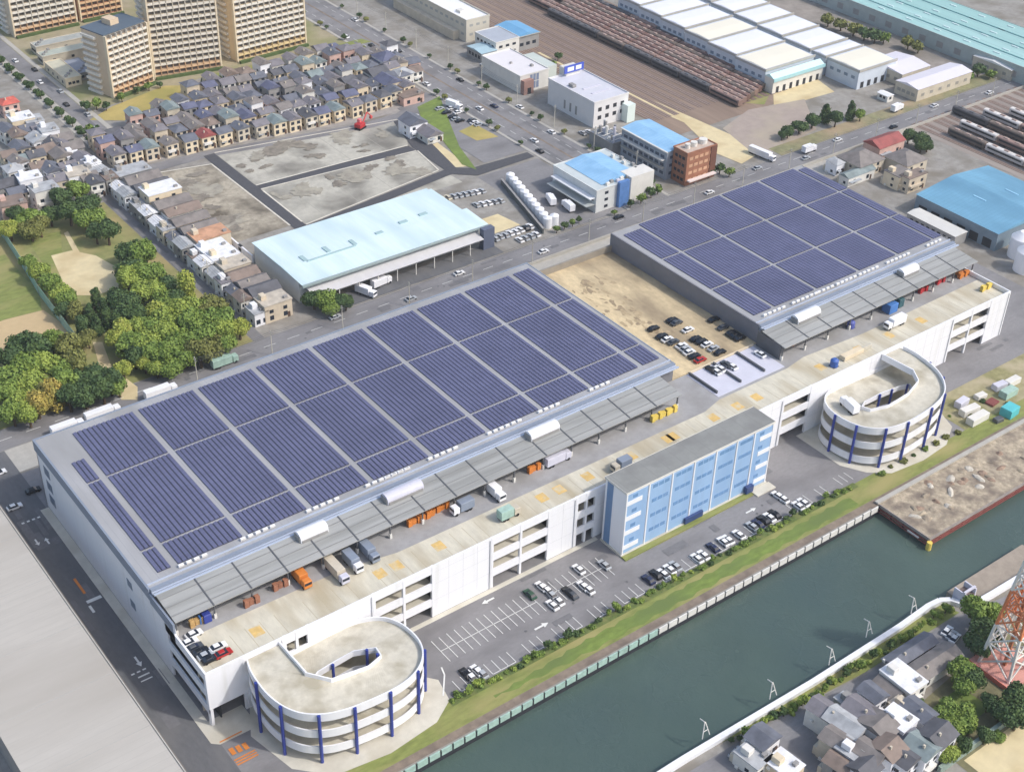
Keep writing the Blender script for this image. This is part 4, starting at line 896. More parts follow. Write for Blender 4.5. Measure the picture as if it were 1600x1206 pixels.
# ------------------------------------------------------------------ houses
RC = {'slate blue': (108, 111, 121), 'grey brown': (132, 125, 121), 'violet grey': (127, 123, 128), 'teal grey': (136, 148, 148), 'deep blue': (102, 105, 128), 'dark grey': (96, 96, 101), 'brick red': (156, 84, 80), 'pale grey': (178, 180, 182), 'brown': (136, 120, 110), 'orange tile': (206, 158, 126), 'bright red': (206, 104, 90), 'white': (230, 230, 232), 'beige': (196, 186, 170)}
WC = {'white': white, 'cream': cream, 'beige': beige, 'pink': pinkw, 'grey': greyw, 'tan': tanw, 'off-white': offw}
def rmat(n): return mat("roof_"+n.replace(' ', '_'), RC[n], .7, .14, .5, None if n in ('white',) else tuple(int(v*.86) for v in RC[n]), .1, .3)
oh = Once()
def mk_house(key):
    w, d, h, wc, rc, ty, st = key
    t = thing("house", "", "house"); x0, x1, y0, y1 = -w/2, w/2, -d/2, d/2
    g = MB(); g.box(x0, x1, y0, y1, 0, h); obj("wall", g, WC[wc], t)
    g = MB()
    if ty == 'flat': g.box(x0-.2, x1+.2, y0-.2, y1+.2, h, h+.3)
    elif ty == 'hip': g.hip(x0, x1, y0, y1, h, min(w, d)*.24, .5)
    else: g.gable(x0, x1, y0, y1, h, min(w, d)*.26, ty, .45)
    r = obj("roof", g, rmat(rc), t)
    if ty == 'flat':
        q = MB(); q.cham(x0+1, x0+3, y1-3.4, y1-1, h+.3, h+2, .1); obj("stair_house", q, WC[wc], r)
        q = MB(); q.box(x1-2.4, x1-1, y0+1, y0+2, h+.3, h+1.1); obj("roof_unit", q, greyw, r)
    elif st % 2: q = MB(); q.box(x0+w*.3, x0+w*.3+.5, y0+d*.3, y0+d*.3+.5, h+.4, h+min(w, d)*.24+.5); obj("chimney", q, beige, r)
    for f in range(max(1, int(h/2.7))):
        z = .9+f*2.7
        for c in (-.26, .24):
            q = MB(); q.box(c*w-.75, c*w+.75, y0-.05, y0+.02, z, z+1.3+(.4 if f == 0 else 0)); obj("window", q, glass, t)
        q = MB(); q.box(x0-.05, x0+.02, -d*.1-.6, -d*.1+.6, z, z+1.1); obj("window", q, glass, t)
    if h > 5 and st % 3: q = MB(); q.box(x0+.4, x1-w*.35, y0-1.1, y0-.06, 2.6, 3.5); obj("balcony", q, WC['off-white' if st % 2 else wc], t)
    q = MB(); q.box(x0-.55, x0-.06, d*.22, d*.22+.9, .1+2.7*(st % 2), .85+2.7*(st % 2)); obj('air_conditioner', q, offw, t)
    if st != 1: q = MB(); q.box(x0+.2, x0+w*.45, y1, y1+1.1, 0, 2.6); obj('rear_porch', q, beige, t)
    if st == 2 and ty != 'flat': q = MB(); q.box(x0+.3, x0+w*.42, y0-1.5, y0-.02, 2.3, 2.45); obj('carport_roof', q, mat('carport_grey', (168, 174, 180), .5, .1, .4), t)
    q = MB(); q.box(w*.36-.5, w*.36+.5, y0-.06, y0+.02, 0, 2.1); obj("door", q, mat("door_brown", (96, 72, 58), .7, .15, .5), t)
    return t
def house(x, y, w, d, h, wc, rc, ty, label, group=None, rz=0., st=0):
    return oh.get((w, d, h, wc, rc, ty, st), mk_house, (x, y, 0), rz, label, group)
def look(wc, rc, ty): return "%s house with %s %s roof" % (wc, rc, {'flat': 'flat', 'hip': 'hipped'}.get(ty, 'gabled'))
rnd = random.Random(5)
# dense estate, rows along X
rows = {}
for jrow in range(8):
    x = 106.
    while x < 262:
        yb = 285.5-(x-104)*.115 if x < 212 else 273+(x-212)*.17
        y = yb+4.6+jrow*9.6+(.8 if jrow % 2 else -.5)
        top = 316+(x-112)*.5 if x < 180 else 350-(x-180)*.09
        if x > 252: top = min(top, 330)
        if y < top-4 and not (x > 245 and y < 287):
            wc = rnd.choice(['white', 'off-white', 'off-white', 'cream', 'cream', 'pink', 'beige', 'tan', 'grey']) if jrow else rnd.choice(['cream', 'tan', 'cream', 'off-white', 'beige'])
            rc = rnd.choice(['slate blue', 'slate blue', 'grey brown', 'grey brown', 'violet grey', 'violet grey', 'teal grey', 'deep blue', 'dark grey', 'brown'])
            if jrow == 0 and 139 < x < 145: rc = 'brick red'
            rows.setdefault(jrow, []).append((x+rnd.uniform(-.5, .5), y+rnd.uniform(-.8, .8), rnd.choice([5.6, 6.2]), rnd.choice([6.2, 7.2]), rnd.choice([5.4, 5.8, 7.4]) if jrow else 5.8, wc, rc, rnd.choice(['x', 'y', 'hip', 'y', 'x']), rnd.uniform(-.07, .07), rnd.randrange(4)))
        x += rnd.choice([6.7, 7.2, 7.7, 8.6])
for jrow, lst in rows.items():
    for i, (x, y, w, d, h, wc, rc, ty, rz, st) in enumerate(lst):
        house(x, y, w, d, h, wc, rc, ty, "%s, %s in %s row of the estate" % (look(wc, rc, ty), nth(i+1), nth(jrow+1)), "houses of the dense estate", rz, st)
# low garden walls and lanes inside the estate
for jrow in (0, 2, 4):
    sheet("estate_lane", [(106, 290+jrow*12.2+5.6), (209, 279+jrow*12.2+5.6), (209, 282+jrow*12.2+5.6), (106, 293.4+jrow*12.2+5.6)], asphd if jrow else asph, 4) if jrow < 4 else None
# terrace beside the park
ter = [(271,8,'grey','pale grey','flat',6),(262,7.6,'beige','grey brown','x',6),(254,7.4,'grey','dark grey','x',6),(244.5,9,'cream','white','flat',9),(235.5,7,'beige','grey brown','x',7),(228,6.8,'off-white','brown','x',7),(220.5,6.6,'cream','grey brown','x',6.5),(213.5,6.4,'off-white','grey brown','x',6),(205.5,8,'tan','orange tile','flat',7),(197,7,'white','white','flat',7),(189.5,6.6,'cream','white','flat',9),(182,6.8,'beige','beige','flat',9),(174.5,6.4,'beige','brown','x',6),(167.5,6,'tan','grey brown','x',6),(160.5,6.6,'beige','dark grey','x',7),(152.5,7.4,'tan','beige','flat',8)]
for i, (y, d, wc, rc, ty, h) in enumerate(ter):
    sh = (i % 3)*.8
    house(104.5+sh*.3-(2.6 if y < 200 else 0), y, 13.5 if y > 200 else 10.5, d, min(h, 6.6) if y < 200 else h, wc, rc, ty, "long %s, %s in the terrace from the top" % (look(wc, rc, ty), nth(i+1)), "terrace houses by the park", 0, i % 4)
    wc2, rc2 = rnd.choice(['white', 'grey', 'off-white', 'beige']), rnd.choice(['slate blue', 'pale grey', 'violet grey', 'white', 'brown'])
    house(94.8+(i % 2)*.6, y-.2, 5.2, d-.8, 4.8 if i % 2 else 6, wc2, rc2, 'y' if i % 3 else 'flat', "small %s by the park lane, %s from the top" % (look(wc2, rc2, 'y' if i % 3 else 'flat'), nth(i+1)), "small houses on the park-side lane", 0, i % 3)
# old quarter beside the west road
old = []
for px, py, w, d, h, wc, rc, ty in ((12,158,9,9,6,'pink','bright red','hip'),(32,182,12,10,7,'cream','white','flat'),(52,186,9,10,6,'white','pale grey','flat'),(75,200,9,10,8,'white','pale grey','flat'),(28,208,8,9,6,'beige','brown','y'),(60,215,10,9,6,'white','pale grey','y'),(95,215,10,9,6,'grey','grey brown','x'),(112,228,10,9,6,'grey','grey brown','x'),(70,232,9,9,6,'beige','brown','x'),(95,240,9,9,6,'beige','grey brown','y'),(112,240,7,8,5.6,'white','white','flat'),(130,246,8,9,6,'grey','violet grey','y'),(80,262,8,10,6,'white','slate blue','y'),(105,258,8,8,6,'grey','violet grey','x'),(120,268,11,10,7,'white','beige','flat'),(150,265,10,12,6,'grey','pale grey','flat'),(142,252,7,8,7,'white','white','flat'),(45,275,11,9,7,'white','white','flat'),(20,262,8,9,6,'off-white','pale grey','hip'),(12,240,7,8,5.6,'cream','brown','x'),(68,292,12,9,8,'off-white','pale grey','flat'),(12,285,12,9,4.8,'grey','dark grey','x'),(18,314,12,10,8,'pink','brown','flat'),(40,245,7,8,5.6,'grey','teal grey','x'),(10,200,7,9,6,'off-white','slate blue','y'),(138,275,8,8,5.6,'beige','grey brown','x'),(42,200,8,9,6,'off-white','slate blue','x'),(60,200,7,9,6,'beige','violet grey','x'),(84,222,8,9,6,'off-white','dark grey','y'),(30,228,8,9,5.6,'beige','slate blue','y'),(55,240,8,9,6,'cream','dark grey','x'),(98,226,7,8,6,'white','violet grey','y'),(125,258,8,8,6,'off-white','slate blue','x'),(88,278,8,9,6,'beige','violet grey','x'),(28,250,7,9,6,'white','grey brown','y'),(60,258,8,8,6,'off-white','brown','x'),(25,298,8,8,5.6,'beige','slate blue','x'),(148,282,7,8,6,'off-white','dark grey','y')):
    x, y = at(px, py, h); old.append((x, y, round(w*.8, 1), round(d*.8, 1), h, wc, rc, ty))
old.sort(key=lambda v: v[1])
for i, (x, y, w, d, h, wc, rc, ty) in enumerate(old):
    house(x, y, w, d, h, wc, rc, ty, "%s in the old quarter, %s from the park" % (look(wc, rc, ty), nth(i+1)), "houses of the old quarter", (i % 5-2)*.05, i % 4)
# houses at the end of the grass strip and by the estate entrance
for px, py, w, d, h, wc, rc, ty, lb in ((645,188,9,9,6,'white','slate blue','y','beside the grass strip, farther one'),(668,204,8,12,3.4,'off-white','violet grey','y','beside the grass strip, nearer one'),(602,88,9,10,7,'white','deep blue','hip','outermost at the avenue end'),(588,112,9,9,7,'off-white','dark grey','x','behind the outermost deep-blue roof'),(606,125,9,9,7,'cream','deep blue','y','mid avenue end of the estate'),(638,145,11,9,4,'pink','brown','flat','with pale rim at the estate corner'),(628,112,8,8,6,'off-white','pale grey','hip','by the avenue kerb'),(1345,246,15,13,5.5,'beige','grey brown','hip','behind the short solar roof'),(1416,246,13,12,6,'beige','grey brown','hip','before the mid-blue shed'),(1382,220,16,9,5,'pink','brick red','x','at the back road corner'),(1405,268,9,8,6,'cream','grey brown','flat','between the grey hip roofs'),(1340,268,16,5,4,'off-white','teal grey','x','narrow, by the white canopy'),(1428,272,11,5,6.5,'tan','brown','flat','long, before the mid-blue shed'),(1306,252,5,6,5,'white','pale grey','hip','tiny, by the short solar roof corner')):
    x, y = at(px, py, h); house(x, y, w, d, h, wc, rc, ty, look(wc, rc, ty)+" "+lb, None, 0, 2)
# south bank houses
for px, py, w, d, h, wc, rc, ty, rz, lb in ((1283,1102,5.6,9,6,'off-white','violet grey','y',.15,'first of the joined roofs by the bend'),(1310,1118,5.6,9,6.4,'off-white','pale grey','y',.15,'second of the joined roofs by the bend'),(1336,1100,6,8,6.4,'beige','violet grey','y',.1,'third of the joined roofs by the bend'),(1362,1122,6,8,7,'white','grey brown','x',.1,'fourth of the joined roofs by the bend'),(1392,1112,6,7,7,'white','white','flat',.1,'fifth of the joined roofs by the bend'),(1318,1092,3.4,8,4,'grey','pale grey','flat',0,'thin slab behind the joined roofs'),(1352,1072,4.6,5.6,6.6,'white','slate blue','y',0,'narrow and pointed near the white roof'),(1378,1066,6.5,7,3.6,'grey','grey brown','y',0,'low dark roof before the white one'),(1412,1056,6.6,9.5,6,'off-white','white','flat',0,'plain white top beside the long sheds'),(1422,1016,16,4.2,3,'grey','slate blue','x',0,'long shed nearest the riverside hedge'),(1456,1036,17,5.6,3.6,'off-white','grey brown','x',0,'long shed second from the riverside hedge'),(1436,1108,5,7,6,'white','slate blue','y',0,'behind the lawn, nearest the long sheds'),(1465,1146,7,6.4,6.6,'white','dark grey','x',.1,'gable front before the lawn'),(1440,1165,6.4,6.4,6.6,'white','teal grey','y',.1,'pale attic beside the gable front'),(1398,1092,4.4,5,4.6,'tan','beige','flat',0,'small cluttered yard behind the joined roofs'),(1192,1150,6.4,5.4,5,'white','slate blue','y',.1,'by the canal end of the riverside road'),(1178,1178,6,7,4,'off-white','pale grey','flat',.1,'plain low roof at the lower frame edge'),(1226,1192,6,7,4,'cream','white','flat',.1,'cream top at the lower frame edge'),(1298,1146,5.4,7,6.4,'beige','grey brown','y',.15,'narrow front row, first from the road bend'),(1322,1162,5.4,7,6.6,'white','pale grey','flat',.15,'narrow front row, second from the road bend'),(1348,1164,5.4,6.4,7,'white','grey brown','y',.15,'narrow front row, third from the road bend'),(1376,1158,6,6.4,7.4,'white','brown','x',.1,'narrow front row, fourth from the road bend'),(1412,1140,5,5.6,5.6,'off-white','slate blue','hip',0,'squeezed behind the pale attic'),(1340,1188,5.6,5.6,6.6,'white','dark grey','x',.1,'lowest one, cut by the frame'),(1412,1180,6,5.6,6.4,'white','dark grey','y',.1,'beside the lowest one, cut by the frame'),(1300,1180,5,5.6,5.4,'grey','brown','y',.15,'front corner by the kerb of the bend')):
    if 1270 < px < 1402 and py > 1060: px += 12; py += 9
    x, y = at(px, py, h); house(x, y, w, d, h, wc, rc, ty, "%s, %s" % (look(wc, rc, ty), lb), "houses on the south bank", rz, len(lb) % 4)

# ------------------------------------------------------------------ trees and shrubs
ox = Once()
def mk_tree(key):
    shape, col, small = key
    r = random.Random(sum(map(ord, shape+col))*7+small)
    t = thing("tree", "", "tree")
    g = MB(); H = {'round': 1.25, 'wide': 1.05, 'tall': 1.9, 'cone': 2.2, 'bush': .55}[shape]
    if shape != 'bush':
        g.tube((0,0,0), (.05,.02,H*.75), .1, 7, 0, .05)
        for i in range(4):
            a = i*1.6+r.random(); g.tube((.02,.01,H*.42), (math.cos(a)*.5, math.sin(a)*.5, H*.8), .045, 5, 0, .015)
        obj("trunk", g, trunkm, t)
    lobes = []
    nl = {'round': 9, 'wide': 11, 'tall': 9, 'cone': 8, 'bush': 5}[shape]
    for i in range(nl):
        a = r.random()*6.283; q = r.random()
        if shape == 'cone': z = .4+1.75*i/nl; rr = .12; s = .58*(1-i/nl*.75)
        elif shape == 'tall': z = .6+1.2*i/nl; rr = .28*r.random(); s = .48
        elif shape == 'bush': z = .3; rr = .55*math.sqrt(q); s = .42
        else: rr = (.62 if shape == 'wide' else .52)*math.sqrt(q); z = H-.1+.35*(r.random()-.35)*(1 if rr < .4 else .4); s = .36+.16*r.random()
        lobes.append((math.cos(a)*rr, math.sin(a)*rr, z, s))
    if shape != 'cone': lobes.append((0, 0, H if shape != 'bush' else .3, .5))
    g = MB(); n = (260 if small else 2600)
    base = .145 if small else .062
    for i in range(n):
        lx, ly, lz, s = r.choice(lobes)
        v = Vector((r.gauss(0,1), r.gauss(0,1), r.gauss(0,1)+.25)).normalized()
        p = Vector((lx, ly, lz))+v*s*(.72+.34*r.random())
        if p.z < .05: p.z = .05+.1*r.random()
        d = (v+Vector((r.gauss(0,.55), r.gauss(0,.55), r.gauss(0,.55)))).normalized(); u = d.orthogonal().normalized()
        u = (u*math.cos(i)+d.cross(u)*math.sin(i)); w = d.cross(u); k = base*(.7+.7*r.random())
        g.add([p-u*k-w*k*.6, p+u*k-w*k*.7, p+u*k*.8+w*k*.7, p-u*k*.7+w*k*.6], [(0,1,2,3)])
    for lx, ly, lz, s in lobes:     # inner mass so that the crown is not see-through
        for i in range(10 if small else 26):
            v = Vector((r.gauss(0,1), r.gauss(0,1), r.gauss(0,1))).normalized(); p = Vector((lx, ly, lz))+v*s*.55; u = v.orthogonal().normalized(); w = v.cross(u); k = s*.34
            g.add([p-u*k-w*k, p+u*k-w*k, p+u*k+w*k, p-u*k+w*k], [(0,1,2,3)])
    obj("crown", g, LEAF[col], t)
    return t
def tree(x, y, rad, shape, col, label, group, small=0, z=0, name="tree"):
    o = ox.get((shape, col, small), mk_tree, (x, y, z), (x*1.7+y) % 6.28, label, group, (rad, rad, rad*(.9+.2*((x*3+y) % 1))))
    o.name = name if name != "tree" else o.name
    if name == "shrub": o['category'] = 'shrub'
    return o
D, M_, L_, Y_, O_, G_ = 'dark green', 'mid green', 'light green', 'yellow green', 'olive brown', 'golden yellow'
PT = [(95,308,5,'round',D),(120,298,5,'round',M_),(138,320,5.5,'wide',D),(152,340,5,'round',M_),(168,362,5,'round',D),(108,332,5,'round',D),(132,345,4.5,'round',M_),(150,365,4,'round',D),(78,335,4.5,'round',D),(52,342,5,'round',M_),(25,335,4.5,'round',D),(15,358,4.5,'round',Y_),(48,358,4.5,'wide',O_),(62,352,4.5,'round',O_),(35,350,4,'round',M_),
(208,392,6,'wide',D),(228,398,5.5,'round',M_),(205,418,5.5,'wide',D),(225,425,5.5,'wide',M_),(245,430,5,'round',M_),(262,448,5,'round',D),(198,436,5,'round',L_),(218,455,5.5,'wide',L_),(240,455,5,'round',L_),(258,468,5,'wide',M_),(275,472,4.5,'round',D),(292,458,5,'tall',Y_),
(150,468,3.6,'cone',D),(162,482,3.8,'cone',D),(140,492,3.6,'cone',D),(168,500,3.6,'cone',D),(150,508,3.4,'cone',D),(182,468,5,'round',D),(200,478,5.5,'wide',D),(210,492,5,'round',D),(186,492,4.5,'wide',D),
(245,490,5,'round',Y_),(262,498,5.5,'wide',L_),(282,488,5,'round',L_),(305,480,5.5,'wide',L_),(330,482,5.5,'wide',O_),(350,498,5.5,'round',M_),(374,512,4.2,'round',Y_),(318,502,5.5,'wide',M_),(296,508,5.5,'round',M_),(238,512,5,'round',M_),(216,515,4.5,'round',L_),(190,518,4.5,'round',Y_),(182,532,4,'round',Y_),(206,536,5.5,'wide',M_),(232,534,5.5,'wide',L_),(258,524,5,'round',L_),(280,530,5.5,'wide',M_),(303,530,5.2,'wide',M_),(326,522,5.2,'round',M_),(345,520,4.6,'round',L_),(336,540,4.6,'wide',O_),(312,552,5,'round',O_),(288,552,5,'wide',M_),(262,552,5,'round',M_),(238,555,4.8,'round',M_),(226,568,3.4,'round',Y_),(210,556,4.4,'round',D),(265,570,4.4,'wide',M_),(352,540,4,'round',M_),(245,574,3.6,'round',L_),
(62,425,4,'round',L_),(78,440,4,'wide',M_),(92,455,4.2,'wide',L_),(108,470,4.2,'round',M_),(100,485,3.6,'round',D),(118,488,3.6,'round',O_),(128,512,3.4,'tall',D),(138,530,3.2,'round',O_),(45,408,3.6,'round',M_),
(38,535,5.5,'wide',D),(60,545,5.5,'round',D),(82,535,5,'wide',M_),(108,545,5,'round',O_),(22,560,5,'round',D),(45,570,5.5,'wide',M_),(68,572,5.5,'round',L_),(95,572,5.2,'wide',M_),(120,568,5,'round',O_),(148,590,5.5,'wide',D),(172,596,4.6,'round',D),(126,596,5,'wide',D),(100,600,5,'round',M_),(75,600,5,'wide',O_),(48,600,5.5,'round',L_),(20,590,5.2,'wide',M_),(12,618,5,'round',M_),(34,626,5.2,'wide',L_),(58,632,4.6,'round',G_),(82,622,4.6,'tall',G_),(108,622,4.6,'round',D),(132,616,5,'wide',D),(160,610,4.6,'round',D),(185,602,4,'round',M_),(20,645,4.4,'round',M_),(45,650,3.8,'round',L_),(192,575,3.6,'round',Y_),(-20,560,5,'round',D),(-25,620,5,'round',M_)]
pts = []
for px, py, r, sh, c in PT:
    x, y = at(px, py, r*1.15); pts.append((x, y, r*1.12, sh, c))
zones = {'grove by the terrace': lambda x, y: x > 62 and y > 225, 'park corner': lambda x, y: y > 225, 'wood by the back road': lambda x, y: x > 52 and y < 178, 'mid park grove': lambda x, y: x > 46, 'wood by the playing field': lambda x, y: True}
zl = {}
for p in pts:
    for zn, fn in zones.items():
        if fn(p[0], p[1]): zl.setdefault(zn, []).append(p); break
for zn, lst in zl.items():
    lst.sort(key=lambda p: p[1]); cnt = {}
    for x, y, r, sh, c in lst:
        k = (c, sh); cnt[k] = cnt.get(k, 0)+1
        tree(x, y, r, sh, c, "%s %s tree in the %s, %s from the back road" % ({'round': 'round', 'wide': 'broad', 'tall': 'tall', 'cone': 'pointed', 'bush': 'low'}[sh], c, zn, nth(cnt[k])), "trees of the park")
for i, (px, py, r) in enumerate(((490,466,4.6),(508,466,5),(528,468,4.4),(515,478,4),(540,472,3.4))):
    x, y = at(px, py, r); tree(x, y, r, 'wide', M_ if i % 2 else D, "%s tree in the clump before the mint depot, %s along" % ('green' if i % 2 else 'dark green', nth(i+1)), "clump before the mint depot")
for i in range(36):
    y = 310+i*3.9; tree(105.5+(i % 3)*.5, y, 2.3, 'bush' if i % 3 else 'round', D, "small dark green tree in the west road hedge, %s from the estate" % nth(i+1), "west road hedge", 1)
for i, (px, py, r) in enumerate(((152,205,3.2),(140,200,2.4),(135,165,3),(150,162,3),(165,165,2.6),(190,152,2.4),(215,140,2.2),(232,134,2.6),(250,132,2),(300,135,2),(318,128,2.2),(345,125,2))):
    x, y = at(px, py, r); tree(x, y, r, 'round', M_ if i % 2 else D, "small %s tree by the yellow field, %s from the west road" % ('green' if i % 2 else 'dark green', nth(i+1)), "trees round the yellow field", 1)
k = 0
for row, X in (("kerb by the plots", 254), ("kerb by the factories", 276)):
    for i in range(20):
        y = 158+i*13+(X % 3)+((i*37) % 11)-5
        if X == 254 and y < 205: continue
        tree(X, y, 1.5+.5*((i*7+int(X)) % 3)/2, 'round', (D, O_, D)[(i+int(X)) % 3], "small avenue tree on the %s, %s from the back road" % (row, nth(i+1)), "avenue trees", 1)
for i, (px, py, r, sh, c) in enumerate(((1232,205,3.6,'wide',D),(1250,196,4,'wide',D),(1270,188,4.2,'wide',D),(1290,178,4.4,'cone',D),(1306,186,4,'round',D),(1330,175,4,'cone',D),(1345,180,3.2,'round',M_),(1222,212,2.6,'round',D))):
    x, y = at(px, py, r); tree(x, y, r, sh, c, "dark tree in the line beside the brown yard, %s from the railway" % nth(i+1), "trees along the brown yard")
for i, (px, py, r, c) in enumerate(((1295,30,4.4,O_),(1315,36,4.4,O_),(1335,44,4.6,O_),(1352,50,4.6,D),(1368,55,4.6,D),(1382,58,3.6,M_),(1420,66,4,O_),(1436,72,4,O_),(1530,108,4,D),(1515,118,3,M_),(1548,114,3,M_))):
    x, y = at(px, py, r); tree(x, y, r, 'wide', c, "%s tree behind the white factory halls, %s from the far end" % (c, nth(i+1)), "trees behind the white halls", 1)
for i, (px, py, r, c) in enumerate(((1420,212,4,D),(1438,218,4.6,D),(1450,226,3.6,D),(1440,228,3.4,D),(1402,214,2.4,Y_))):
    x, y = at(px, py, r); tree(x, y, r, 'wide', c, "%s tree by the red-roofed house, %s from the back road" % (c, nth(i+1)), "trees by the red-roofed house")
for i, (px, py, r) in enumerate(((870,358,1.8),(882,352,2),(895,348,1.8),(905,344,1.6),(960,332,1.6),(985,318,2),(1002,310,2.4),(1018,300,2.8),(1028,296,2.4),(1125,262,3),(1140,268,2.6),(1112,268,2.2),(865,100,2.4),(872,88,2.6))):
    x, y = at(px, py, r); tree(x, y, r, 'round', D if i % 2 else M_, "%s bush by the factory fronts on the back road, %s along" % ('dark' if i % 2 else 'green', nth(i+1)), "bushes along the factory fronts", 1, 0, "shrub")
# shrubs between the parking lot and the grass bank
for i in range(64):
    x = 51+i*2.25+rnd.uniform(-.7, .7); tree(x, -26.6+rnd.uniform(-.8, .5), rnd.uniform(.8, 1.9), rnd.choice(['bush', 'bush', 'round']), rnd.choice([M_, L_, D, M_]), "green shrub between the stalls and grass bank, %s from the ramp" % nth(i+1), "shrubs along the parking lot", 1, 0, "shrub")
for i in range(14):
    x = 206+i*5.1; tree(x, -27+rnd.uniform(-2, 6 if x > 246 else 0), rnd.uniform(.8, 2), 'bush', rnd.choice([M_, D, O_]), "shrub on the verge beside the pier, %s from the second ramp" % nth(i+1), "shrubs beside the pier", 1, 0, "shrub")
for i in range(40):
    x = 97+i*2.03; tree(x, -77.3+rnd.uniform(-.7, .5)+(1 if x < 112 else 0), rnd.uniform(1, 1.9), rnd.choice(['bush', 'round']), rnd.choice([M_, D, M_, L_]), "shrub behind the white river wall, %s from its near end" % nth(i+1), "riverside shrubs", 1, 0, "shrub")
for i, (px, py, r, sh, c) in enumerate(((1525,960,5,'round',M_),(1540,985,5,'wide',D),(1530,1005,4.4,'wide',D),(1548,960,4.2,'round',M_),(1500,1045,4.2,'round',M_),(1520,1060,4,'round',D),(1505,1068,3.6,'wide',M_),(1492,1098,5,'bush',M_),(1514,1106,5,'bush',M_),(1482,1112,4.6,'bush',M_),(1502,1120,5,'bush',M_),(1545,1098,3.2,'round',D),(1585,1090,4.6,'round',D),(1590,1120,4.6,'wide',D),(1565,1110,4,'round',D),(1480,1175,3.4,'round',L_),(1505,1165,2.8,'round',D),(1540,1150,2.8,'round',D),(1558,1140,2.8,'bush',M_),(1435,1100,2,'round',D))):
    x, y = at(px, py, r); tree(x, y, r, sh, c, "%s garden tree near the lattice tower, %s in order from the jetty" % (c, nth(i+1)), "garden trees by the lattice tower")
nf = thing("net_fence", "tall mint-green net fence between the playing field and the park", "fence", (*at(40, 420), 0))
fp = [at(-30, 330), at(8, 375), at(40, 425), at(62, 462), at(95, 505), at(128, 548)]
g = MB()
for a, b_ in zip(fp, fp[1:]): g.prism([(a[0]-.04,a[1]),(b_[0]-.04,b_[1]),(b_[0]+.04,b_[1]),(a[0]+.04,a[1])], .1, 4.2)
obj("net_panel", g, mat("mint_net", (150, 182, 166), .8, .15, .5), nf)
for a in fp: g = MB(); g.cyl(a[0]-.1, a[1], 0, 4.6, .12, 8); obj("post", g, greyw, nf)
gf = thing("garden_fence", "grey-green fence along the sandy ground in the lower corner by the houses", "fence", (138, -110.5, 0))
g = MB(); g.box(130, 200, -111.3, -110.4, 0, 2.2); obj("fence_panel", g, mat("fence_grey_green", (142, 158, 148), .8, .08, .4), gf)

# ------------------------------------------------------------------ vehicles
CC = {'white': (236, 236, 236), 'black': (26, 27, 30), 'silver': (176, 180, 184), 'red': (178, 36, 34), 'navy': (38, 46, 78), 'dark grey': (78, 82, 88), 'green': (52, 84, 66), 'beige': (206, 196, 172)}
def cmat(n): return mat("car_paint_"+n.replace(' ', '_'), CC[n], .28, .03, .5)
oc2 = Once()
def mk_car(key):
    col, full = key
    t = thing("car", "", "car"); b = MB()
    pr = [(-2.15,.32),(2.15,.32),(2.18,.62),(2.0,.82),(1.1,.92),(-1.75,.95),(-2.1,.86),(-2.18,.6)]
    L = len(pr); b.add([(p[0],-.86,p[1]) for p in pr]+[(p[0],.86,p[1]) for p in pr], [tuple(range(L)),tuple(range(2*L-1,L-1,-1))]+[(i,L+i,L+(i+1) % L,(i+1) % L) for i in range(L)])
    b.cham(-1.2, .25, -.64, .64, 1.4, 1.47, .05); obj("body", b, cmat(col), t)
    c = MB(); c.add([(-1.8,-.8,.94),(1.05,-.8,.91),(1.05,.8,.91),(-1.8,.8,.94),(-1.3,-.66,1.42),(.3,-.66,1.42),(.3,.66,1.42),(-1.3,.66,1.42)], [(0,1,5,4),(1,2,6,5),(2,3,7,6),(3,0,4,7),(4,5,6,7)]); obj("cabin_glass", c, glass, t)
    for x in (-1.35, 1.35):
        for y in (-.86, .7): w = MB(); w.tube((x,y,.32), (x,y+.16,.32), .32, 10); obj("wheel", w, black, t)
    return t
def car(x, y, col, label, group, rz=0., z=0., full=1): return oc2.get((col, 1), mk_car, (x, y, z), rz, label, group)
PI2 = math.pi/2
def series(lst, key, fmt, group, rz, z=0.):
    lst = sorted(lst, key=key)
    for i, (x, y, c) in enumerate(lst): car(x, y, c, fmt % (c, nth(i+1)), group, rz+rnd.uniform(-.03, .03), z)
def px(lst, z): return [(*at(a, b, z+.6), c) for a, b, c in lst]
Zc = HD+.04
series(px([(1021,513,'black'),(1050,500,'black'),(1057,504,'dark grey'),(1075,515,'white'),(1034,525,'black'),(1043,530,'white'),(1052,534,'dark grey'),(1065,540,'white'),(1071,545,'silver'),(1077,550,'white'),(1085,556,'black'),(1094,562,'red'),(1087,529,'black'),(1096,533,'black'),(1105,538,'white'),(1115,544,'silver'),(1125,550,'black')], Zc), lambda v: -v[1], "%s car on the tan dirt lot, %s from the back street", "cars on the dirt lot", 0, Zc)
series(px([(1115,499,'black'),(1130,511,'dark grey'),(1143,520,'black'),(1149,524,'black'),(1156,528,'black')], Zc), lambda v: -v[1], "%s car parked along the grey wall of the dirt lot, %s from the back", "cars along the lot wall", 0, Zc)
series(px([(1111,577,'black'),(1118,580,'white'),(1125,576,'white'),(1135,569,'dark grey'),(1143,572,'white'),(1187,553,'white')], HD+.1), lambda v: v[0], "%s car on the lilac terrace pad, %s from the long roof", "cars on the terrace pad", PI2, HD+.12)
series(px([(828,928,'green'),(846,916,'white'),(854,921,'white'),(861,928,'silver'),(863,945,'white'),(872,938,'white'),(888,924,'black'),(893,928,'dark grey'),(904,889,'white'),(911,915,'white'),(919,920,'white'),(944,882,'silver')], 0), lambda v: v[0], "%s car in the double stalls before the warehouse, %s from the ramp", "cars in the double stalls", PI2)
